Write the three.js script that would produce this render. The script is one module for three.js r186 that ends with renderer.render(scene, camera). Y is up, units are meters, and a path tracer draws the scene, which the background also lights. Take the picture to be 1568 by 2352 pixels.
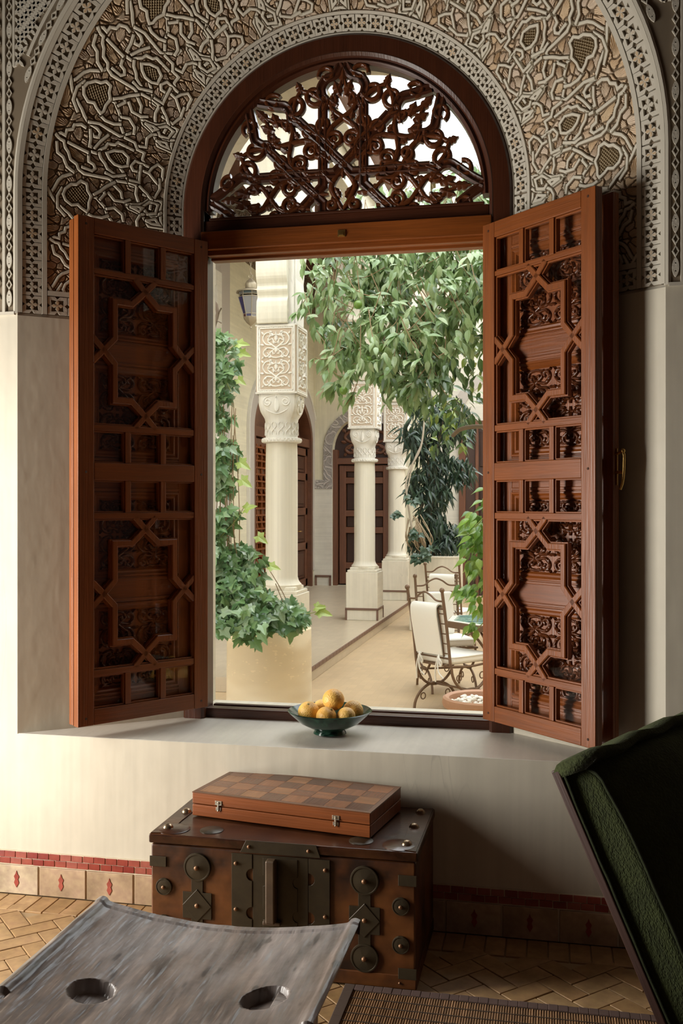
import * as THREE from 'three';
import { mergeGeometries, toCreasedNormals } from 'three/addons/utils/BufferGeometryUtils.js';
import { RoundedBoxGeometry } from 'three/addons/geometries/RoundedBoxGeometry.js';
import { RectAreaLightUniformsLib } from 'three/addons/lights/RectAreaLightUniformsLib.js';

// ---------------------------------------------------------------- camera, sky, daylight, exposure
const scene = new THREE.Scene();
const renderer = new THREE.WebGLRenderer({ antialias: true });
renderer.toneMapping = THREE.LinearToneMapping;
renderer.toneMappingExposure = 0.94;
renderer.shadowMap.enabled = true;
RectAreaLightUniformsLib.init();

const camera = new THREE.PerspectiveCamera(2 * Math.atan(1176 / 2287) * 180 / Math.PI, 1568 / 2352, 0.05, 200);
camera.position.set(0.85, 1.54, 4.0);
camera.rotation.set(0, 12 * Math.PI / 180, 0);
camera.setViewOffset(1568, 2352, 0, 16, 1568, 2352);
scene.add(camera);

scene.background = new THREE.Color(0.93, 0.97, 1.0);          // bright overcast sky above the courtyard
scene.backgroundIntensity = 6.0;

// daylight through the open doorway in the left wall of the room
const doorLight = new THREE.RectAreaLight(new THREE.Color(1.0, 0.945, 0.85), 23.5, 0.9, 2.2);
doorLight.name = 'doorway_daylight';
doorLight.position.set(-2.42, 1.15, 1.60);
doorLight.lookAt(2, 1.15, 1.60);
scene.add(doorLight);
// ---------------------------------------------------------------- helpers
const V = (x, y, z) => new THREE.Vector3(x, y, z), V2 = (x, y) => new THREE.Vector2(x, y);
const PI = Math.PI, clamp = THREE.MathUtils.clamp, lerp = THREE.MathUtils.lerp, smooth = THREE.MathUtils.smoothstep;
let seed = 12345;
function rnd() { seed |= 0; seed = seed + 0x6D2B79F5 | 0; let t = Math.imul(seed ^ seed >>> 15, 1 | seed); t = t + Math.imul(t ^ t >>> 7, 61 | t) ^ t; return ((t ^ t >>> 14) >>> 0) / 4294967296; }
const rr = (a, b) => a + (b - a) * rnd();
const used = new Map();
function numbered(name) { const n = used.get(name) ?? 0; used.set(name, n + 1); return n ? name + '_' + String(n).padStart(3, '0') : name; }
function tag(o, label, category, group) { o.userData.label = label; o.userData.category = category; if (group) o.userData.group = group; return o; }
function thing(name, label, category, [x, y, z] = [0, 0, 0], turn = 0, group) {
  const o = new THREE.Group(); o.name = numbered(name); o.position.set(x, y, z); o.rotation.y = turn; scene.add(o);
  return tag(o, label, category, group);
}
function structure(name, pos = [0, 0, 0]) { const o = new THREE.Group(); o.name = name; o.position.set(...pos); o.userData.kind = 'structure'; scene.add(o); return o; }

// noise that tiles over whole units of `per`
function hash(x, y, s) { let h = Math.imul(x, 374761393) + Math.imul(y, 668265263) + Math.imul(s, 2147483647); h = Math.imul(h ^ h >>> 13, 1274126177); return ((h ^ h >>> 16) >>> 0) / 4294967296; }
function vnoise(x, y, px, py, s) {
  const x0 = Math.floor(x), y0 = Math.floor(y), fx = x - x0, fy = y - y0, u = fx * fx * (3 - 2 * fx), v = fy * fy * (3 - 2 * fy);
  const X0 = ((x0 % px) + px) % px, X1 = (X0 + 1) % px, Y0 = ((y0 % py) + py) % py, Y1 = (Y0 + 1) % py;
  return lerp(lerp(hash(X0, Y0, s), hash(X1, Y0, s), u), lerp(hash(X0, Y1, s), hash(X1, Y1, s), u), v);
}
function fbm(x, y, px, py, s, oct = 4) { let a = 0.5, t = 0, n = 0; for (let i = 0; i < oct; i++) { t += a * vnoise(x, y, px, py, s + i); n += a; a *= 0.5; x *= 2; y *= 2; px *= 2; py *= 2; } return t / n; }
function dataTex(w, h, fn, srgb, repX = 1, repY = 1) {
  const d = new Uint8Array(w * h * 4);
  for (let y = 0; y < h; y++) for (let x = 0; x < w; x++) { const c = fn(x / w, y / h), i = (y * w + x) * 4; d[i] = clamp(c[0], 0, 1) * 255; d[i + 1] = clamp(c[1], 0, 1) * 255; d[i + 2] = clamp(c[2], 0, 1) * 255; d[i + 3] = 255; }
  const t = new THREE.DataTexture(d, w, h, THREE.RGBAFormat); t.wrapS = t.wrapT = THREE.RepeatWrapping; t.magFilter = THREE.LinearFilter; t.minFilter = THREE.LinearMipmapLinearFilter;
  if (srgb) t.colorSpace = THREE.SRGBColorSpace; t.repeat.set(repX, repY); t.needsUpdate = true; return t;
}
const g3 = (v) => [v, v, v];
const mix3 = (a, b, t) => [lerp(a[0], b[0], t), lerp(a[1], b[1], t), lerp(a[2], b[2], t)];
function mat(o) { const M = o.transmission || o.clearcoat || o.sheen || o.specularIntensity !== undefined ? THREE.MeshPhysicalMaterial : THREE.MeshStandardMaterial; const m = new M({ roughness: 0.6, ...o }); m.side = THREE.DoubleSide; return m; }
const col = (r, g, b) => new THREE.Color(r, g, b);

// geometry: everything ends as non-indexed position + normal + uv (+ colour when asked for)
function flat(g) { const n = g.index ? g.toNonIndexed() : g; for (const k of Object.keys(n.attributes)) if (!['position', 'normal', 'uv', 'color'].includes(k)) n.deleteAttribute(k); if (!n.attributes.normal) n.computeVertexNormals(); n.clearGroups(); return n; }
const AX = { x: 0, y: 1, z: 2 };
function uvm(g, grain = 'x', off) {   // uv in metres, the grain running along u
  g = flat(g); const p = g.attributes.position, n = p.count, uv = new Float32Array(n * 2), a = V(0, 0, 0), b = V(0, 0, 0), c = V(0, 0, 0);
  const o = off ?? [rnd() * 7, rnd() * 7], ga = AX[grain];
  for (let i = 0; i < n; i += 3) {
    a.fromBufferAttribute(p, i); b.fromBufferAttribute(p, i + 1); c.fromBufferAttribute(p, i + 2);
    const nn = b.clone().sub(a).cross(c.clone().sub(a)), q = [Math.abs(nn.x), Math.abs(nn.y), Math.abs(nn.z)], m = q.indexOf(Math.max(...q));
    let ax = [0, 1, 2].filter((k) => k !== m); if (ax[1] === ga) ax = [ax[1], ax[0]];
    [a, b, c].forEach((v, k) => { const w = v.toArray(); uv[(i + k) * 2] = w[ax[0]] + o[0]; uv[(i + k) * 2 + 1] = w[ax[1]] + o[1]; });
  }
  g.setAttribute('uv', new THREE.BufferAttribute(uv, 2)); return g;
}
function paint(g, c) { g = flat(g); const n = g.attributes.position.count, a = new Float32Array(n * 3); for (let i = 0; i < n; i++) { a[i * 3] = c[0]; a[i * 3 + 1] = c[1]; a[i * 3 + 2] = c[2]; } g.setAttribute('color', new THREE.BufferAttribute(a, 3)); return g; }
function join(list) { const l = [].concat(list).map(flat); if (l.length === 1) return l[0]; l.forEach((g) => { if (!g.attributes.uv) g.setAttribute('uv', new THREE.BufferAttribute(new Float32Array(g.attributes.position.count * 2), 2)); }); return mergeGeometries(l, false); }
function part(name, geos, m, parent, top) {
  const o = new THREE.Mesh(join(geos), m); o.name = top ? numbered(name) : name; o.castShadow = o.receiveShadow = true; (parent ?? scene).add(o); return o;
}
function alike(name, geo, m, parent, pos, rotY = 0) { const o = new THREE.Mesh(geo, m); o.name = name; o.castShadow = o.receiveShadow = true; o.position.set(...pos); o.rotation.y = rotY; parent.add(o); return o; }
function box(w, h, d, x = 0, y = 0, z = 0, bev = 0.0025, grain) {   // centred at x, y, z
  const g = bev > 0 ? new RoundedBoxGeometry(w, h, d, 1, Math.min(bev, w / 2.01, h / 2.01, d / 2.01)) : new THREE.BoxGeometry(w, h, d);
  g.translate(x, y, z); return uvm(g, grain ?? (w >= h && w >= d ? 'x' : h >= d ? 'y' : 'z'));
}
function slab(x0, x1, y0, y1, z0, z1, bev = 0.0025, grain) { return box(x1 - x0, y1 - y0, z1 - z0, (x0 + x1) / 2, (y0 + y1) / 2, (z0 + z1) / 2, bev, grain); }
function tube(pts, r, seg = 24, rad = 6, closed = false) { const c = new THREE.CatmullRomCurve3(pts.map((p) => p.isVector3 ? p : V(...p)), closed, 'centripetal'); return flat(new THREE.TubeGeometry(c, seg, r, rad, closed)); }
function rod(a, b, r, rad = 7) { a = V(...a); b = V(...b); const g = new THREE.CylinderGeometry(r, r, a.distanceTo(b), rad); g.applyQuaternion(new THREE.Quaternion().setFromUnitVectors(V(0, 1, 0), b.clone().sub(a).normalize())); g.translate((a.x + b.x) / 2, (a.y + b.y) / 2, (a.z + b.z) / 2); return flat(g); }
function ball(r, x, y, z, sx = 1, sy = 1, sz = 1, n = 10) { const g = new THREE.SphereGeometry(r, n, Math.ceil(n * 0.7)); g.scale(sx, sy, sz); g.translate(x, y, z); return flat(g); }
function lathe(prof, n = 32) { return flat(toCreasedNormals(new THREE.LatheGeometry(prof.map((p) => V2(...p)), n), 0.6)); }
function extrude(shape, depth, bev = 0, seg = 1) { const g = new THREE.ExtrudeGeometry(shape, { depth, bevelEnabled: bev > 0, bevelThickness: bev, bevelSize: bev, bevelOffset: -bev, bevelSegments: seg, curveSegments: 14 }); return flat(g); }
function poly(pts) { const s = new THREE.Shape(); pts.forEach((p, i) => i ? s.lineTo(p[0], p[1]) : s.moveTo(p[0], p[1])); s.closePath(); return s; }
// sweep a closed profile [offset, z] along a 2D path with mitred corners; offset > 0 is to the left of the path
function sweep(path, prof, { closed = false, width = () => 1, crease = 0.7 } = {}) {
  const n = path.length, m = prof.length, rings = [];
  for (let i = 0; i < n; i++) {
    const p = path[i], a = closed ? path[(i - 1 + n) % n] : path[Math.max(0, i - 1)], b = closed ? path[(i + 1) % n] : path[Math.min(n - 1, i + 1)];
    let d0 = V2(p[0] - a[0], p[1] - a[1]), d1 = V2(b[0] - p[0], b[1] - p[1]); if (d0.length() < 1e-9) d0 = d1.clone(); if (d1.length() < 1e-9) d1 = d0.clone(); d0.normalize(); d1.normalize();
    const t = d0.clone().add(d1); if (t.length() < 1e-6) t.copy(d0); t.normalize(); const k = 1 / Math.max(0.45, t.dot(d0)), nx = -t.y * k, ny = t.x * k, w = width(i / (n - 1));
    rings.push(prof.map(([o, z]) => [p[0] + nx * o * w, p[1] + ny * o * w, z * (typeof width.z === 'function' ? width.z(i / (n - 1)) : 1)]));
  }
  const v = []; const quad = (a, b, c, d) => v.push(...a, ...b, ...c, ...a, ...c, ...d);
  for (let i = 0; i < (closed ? n : n - 1); i++) { const A = rings[i], B = rings[(i + 1) % n]; for (let j = 0; j < m; j++) { const k = (j + 1) % m; quad(A[j], B[j], B[k], A[k]); } }
  if (!closed) for (const [R, f] of [[rings[0], 1], [rings[n - 1], 0]]) for (let j = 1; j < m - 1; j++) f ? v.push(...R[0], ...R[j], ...R[j + 1]) : v.push(...R[0], ...R[j + 1], ...R[j]);
  const g = new THREE.BufferGeometry(); g.setAttribute('position', new THREE.Float32BufferAttribute(v, 3)); g.computeVertexNormals(); return flat(crease ? toCreasedNormals(g, crease) : g);
}
const BAR = (w, d) => [[-w, -d], [w, -d], [w, -d * 0.25], [w * 0.6, 0], [-w * 0.6, 0], [-w, -d * 0.25]];
const ROUND = (w, h, d) => [[-w, -d], [w, -d], [w, 0], [w * 0.72, h * 0.72], [0, h], [-w * 0.72, h * 0.72], [-w, 0]];
function spline(pts, n = 20, closed = false) { const c = new THREE.CatmullRomCurve3(pts.map((p) => V(p[0], p[1], 0)), closed, 'centripetal'); return c.getPoints(n).map((p) => [p.x, p.y]); }
function spiral(cx, cy, r0, r1, a0, turns, n = 22) { const o = []; for (let i = 0; i <= n; i++) { const t = i / n, a = a0 + turns * 2 * PI * t, r = lerp(r0, r1, t); o.push([cx + Math.cos(a) * r, cy + Math.sin(a) * r]); } return o; }
const taper = (a, b, c = b) => (t) => t < 0.5 ? lerp(a, b, t * 2) : lerp(b, c, t * 2 - 1);
// a carved leaf lying in the xy plane: ridge down the middle, lobed edge
function carvedLeaf(x, y, ang, len, wid, h, lobes = 3, back = 0) {
  const pts = [], n = 6 * lobes; for (let i = 0; i <= n; i++) { const t = i / n, w = Math.sin(PI * Math.min(1, t * 0.92 + 0.08)) * (0.72 + 0.28 * Math.abs(Math.cos(PI * lobes * t))) * wid; pts.push([t * len, w]); }
  const v = [], c = Math.cos(ang), s = Math.sin(ang), P = (u, w, z) => [x + u * c - w * s, y + u * s + w * c, z];
  for (let i = 0; i < n; i++) for (const k of [1, -1]) {
    const [u0, w0] = pts[i], [u1, w1] = pts[i + 1], q = [P(u0, 0, h), P(u1, 0, h), P(u1, w1 * k, h * 0.35), P(u0, w0 * k, h * 0.35)], r = [P(u0, w0 * k, h * 0.35), P(u1, w1 * k, h * 0.35), P(u1, w1 * k, back), P(u0, w0 * k, back)];
    for (const e of [q, r]) k < 0 ? v.push(...e[0], ...e[1], ...e[2], ...e[0], ...e[2], ...e[3]) : v.push(...e[0], ...e[2], ...e[1], ...e[0], ...e[3], ...e[2]);
  }
  const g = new THREE.BufferGeometry(); g.setAttribute('position', new THREE.Float32BufferAttribute(v, 3)); g.computeVertexNormals(); return flat(g);
}
function place(g, pos, rot = [0, 0, 0], s = 1) { g = g.clone(); if (s !== 1) Array.isArray(s) ? g.scale(...s) : g.scale(s, s, s); g.applyMatrix4(new THREE.Matrix4().makeRotationFromEuler(new THREE.Euler(...rot))); g.translate(...pos); return g; }
function mirrored(g) { g = flat(g); for (const k of Object.keys(g.attributes)) { const a = g.attributes[k], n = a.itemSize; for (let i = 0; i < a.count; i += 3) for (let c = 0; c < n; c++) { const t = a.array[(i + 1) * n + c]; a.array[(i + 1) * n + c] = a.array[(i + 2) * n + c]; a.array[(i + 2) * n + c] = t; } } return g; }
// a point at a given distance along the view axis of the survey camera (used to set out the courtyard planting)
function survey(u, v, t) { const a = (u - 784) / 2287, s = Math.sin(PI / 15), c = Math.cos(PI / 15); return V(0.85 + t * (-s + a * c), 1.54 - (v - 1160) / 2287 * t, 4 - t * (c + a * s)); }

// ---------------------------------------------------------------- materials
const grainT = dataTex(512, 512, (u, v) => {
  const w = fbm(u * 3, v * 4, 3, 4, 11, 3), f = fbm(u * 4, (v + w * 0.06) * 40, 4, 40, 3, 4), s = fbm(u * 12, v * 160, 12, 160, 7, 2), m = fbm(u * 3, v * 3, 3, 3, 23, 4);
  const k = 0.62 + 0.34 * f + 0.16 * (s - 0.5) + 0.34 * (m - 0.5); return [k, k * (0.95 + 0.05 * m), k * (0.9 + 0.1 * m)];
}, false, 1 / 0.8, 1 / 0.4);
const grainBump = dataTex(512, 512, (u, v) => g3(0.5 + 0.5 * (fbm(u * 6, v * 90, 6, 90, 5, 3) - 0.5) + 0.4 * (fbm(u * 4, v * 4, 4, 4, 9, 3) - 0.5)), false, 1 / 0.8, 1 / 0.4);
const roughT = dataTex(256, 256, (u, v) => g3(0.55 + 0.9 * (fbm(u * 5, v * 5, 5, 5, 31, 4) - 0.4)), false, 1 / 0.6, 1 / 0.6);
const wood = (r, g, b, rough = 0.42, o = {}) => mat({ color: col(r, g, b), roughness: rough, map: grainT, bumpMap: grainBump, bumpScale: 0.0012, ...o });
const plasterT = dataTex(1024, 1024, (u, v) => {
  const m = fbm(u * 4, v * 4, 4, 4, 41, 5), st = fbm(u * 90, v * 3, 90, 3, 51, 3), f = fbm(u * 40, v * 40, 40, 40, 61, 3);
  const crack = smooth(0.012 - Math.abs(fbm(u * 26, v * 3, 26, 3, 71, 3) - 0.62), 0, 0.012) * smooth(fbm(u * 5, v * 3, 5, 3, 81, 2), 0.5, 0.72);
  const k = 0.86 + 0.22 * (m - 0.5) + 0.15 * (st - 0.5) + 0.06 * (f - 0.5) - 0.16 * crack; return [k, k * (0.985 + 0.02 * m), k * (0.95 + 0.06 * m)];
}, false, 1 / 2.2, 1 / 2.2);
const plasterB = dataTex(512, 512, (u, v) => g3(0.6 * fbm(u * 6, v * 6, 6, 6, 91, 4) + 0.3 * fbm(u * 40, v * 20, 40, 20, 93, 3)), false, 1 / 1.1, 1 / 1.1);
const M = {};
M.plaster = mat({ color: col(0.66, 0.605, 0.49), roughness: 0.62, map: plasterT, bumpMap: plasterB, bumpScale: 0.0022 });
M.sill = mat({ color: col(0.76, 0.72, 0.64), roughness: 0.33, map: plasterT, bumpMap: plasterB, bumpScale: 0.003 });
M.stucco = mat({ color: col(0.50, 0.46, 0.38), roughness: 0.75, bumpMap: plasterB, bumpScale: 0.002 });
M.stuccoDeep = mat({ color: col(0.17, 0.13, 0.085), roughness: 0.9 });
M.block = mat({ color: col(1, 1, 1), roughness: 0.75, vertexColors: true, bumpMap: plasterB, bumpScale: 0.002 });
M.frameWood = wood(0.072, 0.019, 0.0065, 0.36);
M.leafWood = wood(0.26, 0.070, 0.0105, 0.36);
M.carveWood = wood(0.13, 0.036, 0.010, 0.30);
M.doorWood = wood(0.17, 0.065, 0.03, 0.5);
M.brass = mat({ color: col(0.72, 0.48, 0.16), metalness: 1, roughness: 0.3 });
M.steel = mat({ color: col(0.75, 0.70, 0.58), metalness: 1, roughness: 0.28 });
M.glass = mat({ color: col(1, 1, 1), roughness: 0.02, transmission: 1, ior: 1.5, thickness: 0 });
const rippleN = dataTex(256, 256, (u, v) => g3(fbm(u * 5, v * 14, 5, 14, 17, 3)), false, 1 / 0.3, 1 / 0.3);
M.rippleGlass = mat({ color: col(0.97, 0.98, 1), roughness: 0.06, transmission: 1, ior: 1.5, thickness: 0, bumpMap: rippleN, bumpScale: 0.02 });
M.ceiling = wood(0.06, 0.03, 0.015, 0.7);
M.darkPlaster = mat({ color: col(0.045, 0.022, 0.016), roughness: 0.7, map: plasterT });
M.cream = mat({ color: col(0.82, 0.77, 0.64), roughness: 0.7, map: plasterT, bumpMap: plasterB, bumpScale: 0.004 });
M.columnStone = mat({ color: col(0.80, 0.74, 0.61), roughness: 0.5, map: plasterT });
M.whiteStucco = mat({ color: col(0.80, 0.76, 0.68), roughness: 0.75, map: plasterT });
M.greyStucco = mat({ color: col(0.46, 0.41, 0.36), roughness: 0.85 });
M.iron = mat({ color: col(0.16, 0.10, 0.065), metalness: 0.5, roughness: 0.5 });
// ---------------------------------------------------------------- the room shell
const YC = 2.79, R0 = 0.69, R1 = 1.23, Z0 = -0.02, Z1 = 0.40, SILL = 0.632, FRIEZE = 2.306;   // the flared window niche
const archPath = (R, y0, n = 48) => { const p = [[-R, y0]]; for (let i = 0; i <= n; i++) { const a = PI - PI * i / n; p.push([Math.cos(a) * R, YC + Math.sin(a) * R]); } p.push([R, y0]); return p; };
function wallPlate(x0, x1, y0, y1, hole, z0, z1) { const s = poly([[x0, y0], [x1, y0], [x1, y1], [x0, y1]]); s.holes.push(new THREE.Path(hole.map((p) => V2(...p)))); const g = extrude(s, z1 - z0); g.translate(0, 0, z0); return uvm(g, 'x', [0, 0]); }
const wallFront = structure('wall_front');
part('plaster_face', wallPlate(-2.4, 2.5, 0, 4.3, archPath(R1, SILL), Z1 - 0.04, Z1), M.plaster, wallFront);
part('outer_face', wallPlate(-2.7, 4.2, -0.4, 7.2, archPath(R0, SILL), -0.42, -0.10), M.cream, wallFront);
// the flare between the window frame and the wall face
const SL = Math.hypot(R1 - R0, Z1 - Z0), cR = (R1 - R0) / SL, cZ = (Z1 - Z0) / SL;
function splay(p, r, off = 0) {     // p in metres from the crown along the arch at mean radius 0.96 (negative to the left), r 0 inner .. 1 outer
  const R = lerp(R0, R1, r), z = lerp(Z0, Z1, r), s = Math.sign(p) || 1, q = Math.abs(p), arc = 0.96 * PI / 2, a = q < arc ? q / 0.96 : PI / 2;
  const hx = Math.sin(a) * s, hy = Math.cos(a), drop = q < arc ? 0 : q - arc, Re = R - off * cZ;
  return V(hx * Re, YC + hy * Re - drop, z + off * cR);
}
const PARC = 0.96 * PI / 2, PB = PARC + YC - FRIEZE, PS = PARC + YC - SILL;
function splayGrid(p0, p1, np, r0, r1, nr, off, uvs) {
  const pos = [], uv = [], idx = [];
  for (let i = 0; i <= np; i++) for (let j = 0; j <= nr; j++) { const p = lerp(p0, p1, i / np), r = lerp(r0, r1, j / nr), v = splay(p, r, typeof off === 'function' ? off(p, r) : off); pos.push(v.x, v.y, v.z); const t = uvs ? uvs(p, r) : [r * SL, p]; uv.push(t[0], t[1]); }
  for (let i = 0; i < np; i++) for (let j = 0; j < nr; j++) { const a = i * (nr + 1) + j, b = a + 1, c = a + nr + 1, d = c + 1; idx.push(a, c, b, b, c, d); }
  const g = new THREE.BufferGeometry(); g.setAttribute('position', new THREE.Float32BufferAttribute(pos, 3)); g.setAttribute('uv', new THREE.Float32BufferAttribute(uv, 2)); g.setIndex(idx); g.computeVertexNormals(); return g;
}
part('reveal', [-1, 1].map((s) => splayGrid(s * (PB + 0.012), s * PS, 4, 0, 1, 2, 0)), M.plaster, wallFront);
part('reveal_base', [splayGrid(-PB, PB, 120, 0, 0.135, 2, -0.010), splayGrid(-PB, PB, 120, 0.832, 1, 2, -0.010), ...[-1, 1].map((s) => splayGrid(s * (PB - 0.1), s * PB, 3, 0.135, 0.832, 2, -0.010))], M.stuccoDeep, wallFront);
part('reveal_base_edge', [-1, 1].map((s) => splayGrid(s * (PB - 0.0), s * (PB + 0.012), 1, 0, 1, 2, (p) => Math.abs(p) > PB + 0.006 ? 0 : -0.010)), M.stucco, wallFront);
const strip = (p0, p1, n, r0, r1, h) => { const g = []; for (const [a, b, oa, ob] of [[r0, r0 + 0.002, -0.01, h], [r0 + 0.002, r1 - 0.002, h, h], [r1 - 0.002, r1, h, -0.01]]) g.push(splayGrid(p0, p1, n, a, b, 1, (p, r) => Math.abs(r - a) < Math.abs(r - b) ? oa : ob)); return join(g); };
part('inner_fillet', [strip(-PB, PB, 110, 0.112, 0.134, 0.003), strip(-PB, PB, 110, -0.01, 0.016, 0.002)], M.stucco, wallFront);
part('outer_fillet', [strip(-PB, PB, 110, 0.832, 0.863, 0.003), strip(-PB, PB, 110, 0.972, 1.0, 0.004)], M.stucco, wallFront);
part('lower_fillet', [-1, 1].map((s) => strip(s * (PB - 0.096), s * (PB - 0.076), 1, 0.134, 0.832, 0.003)), M.stucco, wallFront);
part('arch_edge', [-1, 1].map((s) => { const g = sweep(archPath(R1 + 0.004, FRIEZE - 0.005, 60), [[-0.008, -0.012], [-0.006, 0.003], [0.004, 0.007], [0.012, 0.004], [0.014, -0.012]]); g.translate(0, 0, Z1); return g; }).slice(0, 1), M.stucco, wallFront);

// carved rosette blocks round the inner and outer edge of the flare
const tan = [0.52, 0.37, 0.22], pale = [0.52, 0.48, 0.40];
function rosetteGeo(v) {
  const s = poly([[-0.48, -0.485], [-0.12, -0.485], [0, -0.36], [0.12, -0.485], [0.48, -0.485], [0.48, -0.12], [0.345, 0], [0.48, 0.12], [0.48, 0.485], [0.12, 0.485], [0, 0.36], [-0.12, 0.485], [-0.48, 0.485], [-0.48, 0.12], [-0.345, 0], [-0.48, -0.12]]);
  for (let k = 0; k < 4; k++) {
    const a = PI / 4 + k * PI / 2 + rr(-0.05, 0.05), P = (r, w) => V2(Math.cos(a) * r - Math.sin(a) * w, Math.sin(a) * r + Math.cos(a) * w);
    s.holes.push(new THREE.Path([P(0.07, 0), P(0.20, 0.045), P(0.22, 0.19), P(0.45, 0.0), P(0.22, -0.19), P(0.20, -0.045)]));
  }
  const gs = [paint(extrude(s, 0.14), pale)];
  for (let k = 0; k < 4; k++) { const a = k * PI / 2, t = poly([[0.02, 0], [0.10, 0.05], [0.22, 0.06], [0.26, 0], [0.22, -0.06], [0.10, -0.05]].map(([x, y]) => [x * Math.cos(a) - y * Math.sin(a), x * Math.sin(a) + y * Math.cos(a)])); const g = extrude(t, 0.015); g.translate(0, 0, 0.138); gs.push(paint(g, mix3(pale, tan, v))); }
  const g = join(gs); return uvm(g, 'x', [0, 0]);
}
const rosettes = [0.05, 0.3, 0.6, 0.95].map(rosetteGeo);
function putBlock(p, r, w, h, kind) {
  const o = splay(p, r, -0.010), e = 0.002, T = splay(p + e, r, 0).sub(splay(p - e, r, 0)).normalize(), S = splay(p, r + e, 0).sub(splay(p, r - e, 0)).normalize(), N = V(0, 0, 0).crossVectors(T, S); if (N.z < 0) { T.negate(); N.negate(); }
  const b = new THREE.Mesh(rosettes[kind], M.block); b.name = 'rosette_block'; b.castShadow = b.receiveShadow = true;
  new THREE.Matrix4().makeBasis(T, S, N).decompose(b.position, b.quaternion, b.scale); b.position.copy(o); b.scale.set(w, h, 0.075); wallFront.add(b);
}
for (const s of [-1, 1]) {
  const outerN = 28, innerN = 26;
  for (let i = 0; i < outerN; i++) { const p = (i + 0.5) / outerN * PB, R = lerp(R0, R1, 0.918), w = PB / outerN * (p < PARC ? R / 0.96 : 1); if (p < 0.45) continue; putBlock(s * p, 0.918, w, 0.076, Math.floor(rnd() * 3.99)); }
  for (let i = 0; i < innerN; i++) { const p = (i + 0.5) / innerN * PB, R = lerp(R0, R1, 0.064), w = PB / innerN * (p < PARC ? R / 0.96 : 1); putBlock(s * p, 0.064, w, 0.064, Math.floor(rnd() * 3.99)); }
  for (let i = 0; i < 6; i++) putBlock(s * (PB - 0.038), lerp(0.134, 0.832, (i + 0.5) / 6), 0.074, 0.079, Math.floor(rnd() * 3.99));
}

// the carved field: strapwork and leaves drawn once as a height map, then cut into the flare as real relief
const TW = 512, TH = 400, PERIOD = 0.385;
const hCan = document.createElement('canvas'), cCan = document.createElement('canvas'); hCan.width = cCan.width = TW; hCan.height = cCan.height = TH;
const hx = hCan.getContext('2d'), cx = cCan.getContext('2d');
const li = (t, y) => { for (let i = 1; i < t.length; i++) if (y <= t[i][0]) return lerp(t[i - 1][1], t[i][1], (y - t[i - 1][0]) / (t[i][0] - t[i - 1][0])); return t[t.length - 1][1]; };
const edgeO = [[-200, 330], [0, 248], [150, 205], [330, 150], [500, 95], [800, 60], [1300, 45]], edgeI = [[-200, 1640], [100, 1500], [250, 1410], [400, 1330], [650, 1230], [900, 1190], [1300, 1160]];
const toTile = ([x, y]) => { const n = (x - li(edgeO, y)) / (li(edgeI, y) - li(edgeO, y)), per = 860 - (n - 0.257) * 317, yr = 1030 + 154 * (n - 0.257); return [n * TW, (yr - y) / per * TH]; };
const straps = [
  [[78, 985], [120, 940], [165, 870], [205, 840], [290, 818], [338, 785]], [[255, 0], [285, 110], [320, 185], [385, 280], [410, 340], [440, 390], [520, 440], [550, 478], [532, 515], [480, 508], [465, 470]],
  [[130, 495], [175, 478], [215, 500], [235, 455], [290, 445], [310, 410], [370, 405], [410, 430]], [[130, 495], [165, 530], [205, 545], [220, 600], [250, 640], [270, 700], [330, 740], [345, 780], [400, 820], [530, 845], [640, 865], [690, 905]],
  [[455, 455], [458, 530], [448, 592], [505, 608]], [[470, 640], [512, 650], [550, 620], [600, 600], [625, 570], [690, 578], [720, 560], [860, 625]], [[540, 650], [555, 690], [600, 740], [620, 780], [690, 830], [760, 860], [800, 850], [850, 930], [920, 945], [910, 1040], [935, 1090]],
  [[440, 650], [445, 720], [490, 745], [505, 780], [475, 800], [385, 768]], [[450, 385], [545, 400], [735, 505], [885, 470], [905, 430]], [[730, 245], [745, 330], [740, 390], [765, 470]],
  [[650, 185], [700, 215], [745, 320]], [[730, 240], [800, 205], [780, 165], [950, 130], [1030, 168]], [[910, 160], [950, 240], [935, 310], [960, 400], [1040, 465]], [[1000, 0], [1050, 120], [1060, 180], [1120, 230], [1080, 300], [1075, 380]],
  [[1075, 150], [1140, 195], [1200, 80]], [[950, 800], [1020, 825], [1060, 780], [1110, 752], [1165, 790], [1160, 880], [1120, 925], [1075, 880], [1030, 830]], [[960, 360], [1060, 398], [1120, 402], [1180, 385], [1290, 440], [1240, 540], [1215, 640], [1100, 590], [1070, 510]],
  [[900, 590], [985, 600], [1000, 520], [1050, 485], [1110, 490], [1170, 540], [1250, 535]], [[790, 520], [880, 560], [900, 620], [970, 650], [955, 710], [1000, 770]], [[930, 812], [870, 800], [850, 760], [890, 720], [1015, 768]], [[945, 765], [932, 905], [845, 885]],
  [[140, 560], [150, 640], [205, 680], [240, 760], [300, 805]], [[340, 290], [300, 200], [330, 90], [395, 40]], [[560, 330], [600, 370], [680, 400], [740, 400]], [[830, 210], [860, 290], [940, 330], [1000, 330]], [[760, 340], [830, 350], [880, 430], [870, 480]], [[1150, 330], [1240, 390], [1320, 330], [1350, 240]], [[690, 900], [620, 930], [560, 970], [470, 1010]], [[250, 560], [340, 600], [430, 640]], [[860, 30], [920, 80], [1040, 100]], [[620, 500], [560, 545], [500, 605]], [[940, 940], [1010, 1000], [1060, 1060], [1040, 1130]],
].map((s) => s.map(toTile));
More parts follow.
